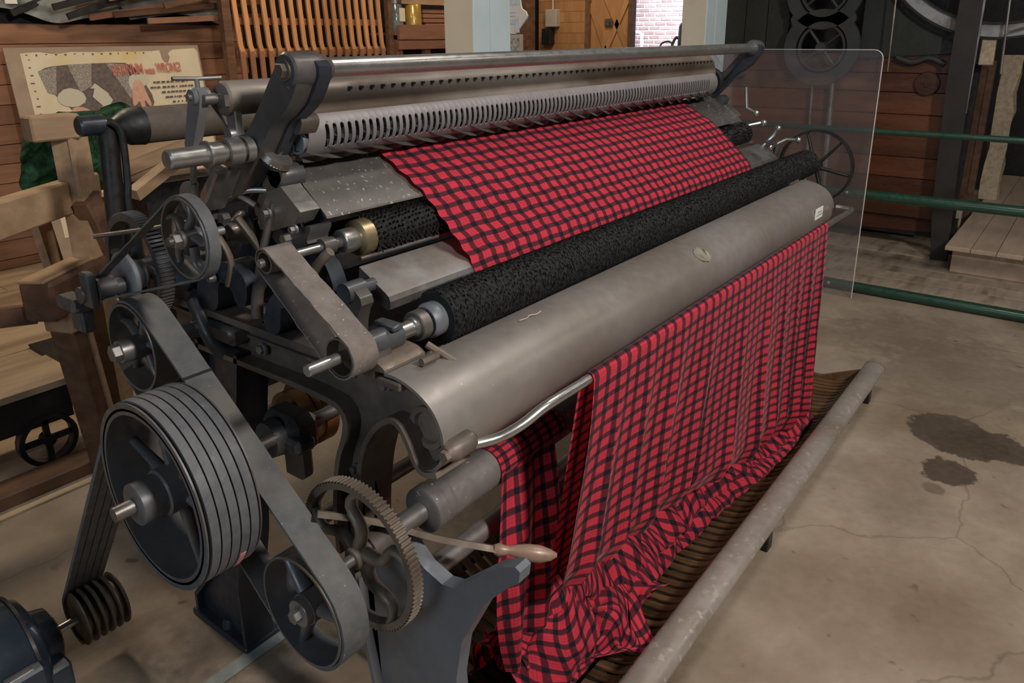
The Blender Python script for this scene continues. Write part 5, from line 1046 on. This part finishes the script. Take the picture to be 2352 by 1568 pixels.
def gc(u, v):
    # thrown over the roller bar at the back and hanging in a loop to the left
    x = lerp(1.06, 1.54, u); q = noise.noise_vector(Vector((u*5, v*4, 2.2))); q2 = noise.noise_vector(Vector((u*14, v*11, 7)))
    zt = 1.275-.03*(1-u)-.14*max(0, .25-u)*2-.30*max(0, u-.72)**1.0; ln = .30 if u < .5 else .16
    return (x+q.x*.05-.06*math.sin(PI*v)*(1-u), 2.98-.06*math.sin(PI*v)+q.y*.05+q2.y*.02, zt-ln*v*(1.0 if u < .62 else .9)+q.z*.02)
fold('green_cloth', gc, 80, 60, 'dark green crumpled cloth hung over the timber frame below the poster')
# low table with boards behind, and hand truck
CT = thing('hand_cart', (.7, 3.0, 0), 'low dark iron wheeled cart with a worn board top at the left edge', 'cart')
bm = B(); prism(bm, [(2.86, .29), (3.15, .29), (3.15, .315), (2.86, .315)], .30, 1.04); obj('top_board', bm, FLOORX, CT, 20)
bm = B(); prism(bm, [(2.87, .16), (3.14, .16), (3.14, .29), (2.87, .29)], .32, 1.0); box(bm, (1.0, 2.98, .20), (1.25, 3.06, .29)); obj('frame', bm, BLACK, CT, 20)
for cx in (.50, .90):
    bm = B(); lathe(bm, [(2.86, .10), (2.90, .10), (2.90, .082), (2.86, .082)], cx, .10, 28, closed=True, axis='Y'); wl = obj('wheel', bm, BLACK, CT, 40)
    bm = B(); box(bm, (cx-.085, 2.87, .09), (cx+.085, 2.885, .11)); box(bm, (cx-.01, 2.87, .02), (cx+.01, 2.885, .185)); lathe(bm, [(2.855, 0), (2.855, .022), (2.905, .022), (2.905, 0)], cx, .10, 16, axis='Y'); obj('spoke', bm, BLACK, wl)
bm = B(); prism(bm, [(0, 0)]*0 or [(3.76, .003), (4.11, .003), (4.15, .02), (3.80, .02)], 1.30, 1.48); tag(obj('black_block', bm, BLACK, smooth=0), 'flat black block lying on the pale floorboards', 'block')
# low dark brown strip on the floor under the stand
bm = B(); box(bm, (-.5, 2.68, 0), (1.05, 2.80, .05), .004); tag(obj('floor_strip', bm, BROWNW, smooth=0), 'long brown strip lying on the floor beside the cart', 'timber')
# pine debris behind the upper pulley
for i, (a, b_, w_) in enumerate((((1.30, 2.9, 1.02), (1.62, 2.9, 1.10), .05), ((1.40, 2.85, .86), (1.78, 2.85, .99), .06), ((1.55, 3.0, .95), (1.95, 3.0, .96), .04))):
    stick('batten', a, b_, w_, .03, (PINE, PINE, SHELFW)[i])
bm = B(); prism(bm, [(2.9, .98), (2.93, .98), (2.93, 1.16), (2.9, 1.16)], 1.30, 1.62); obj('cross_board', bm, PINE, TF, 0)
bm = B(); box(bm, (1.35, 2.78, 0), (2.9, 2.95, .98)); obj('shade_box', bm, BLACK, TF, 0)  # added black box stands in for the darkness behind the upper pulley
# a stray thread on the apron tube
bm = B(); tube(bm, spl([(1.14, .872, .9475), (1.16, .868, .9475), (1.175, .872, .948), (1.19, .866, .9475), (1.21, .868, .948)], 4), .0008, 5); tag(obj('thread', bm, THREADM, smooth=60), 'short pink thread lying on the apron tube of the machine', 'thread')
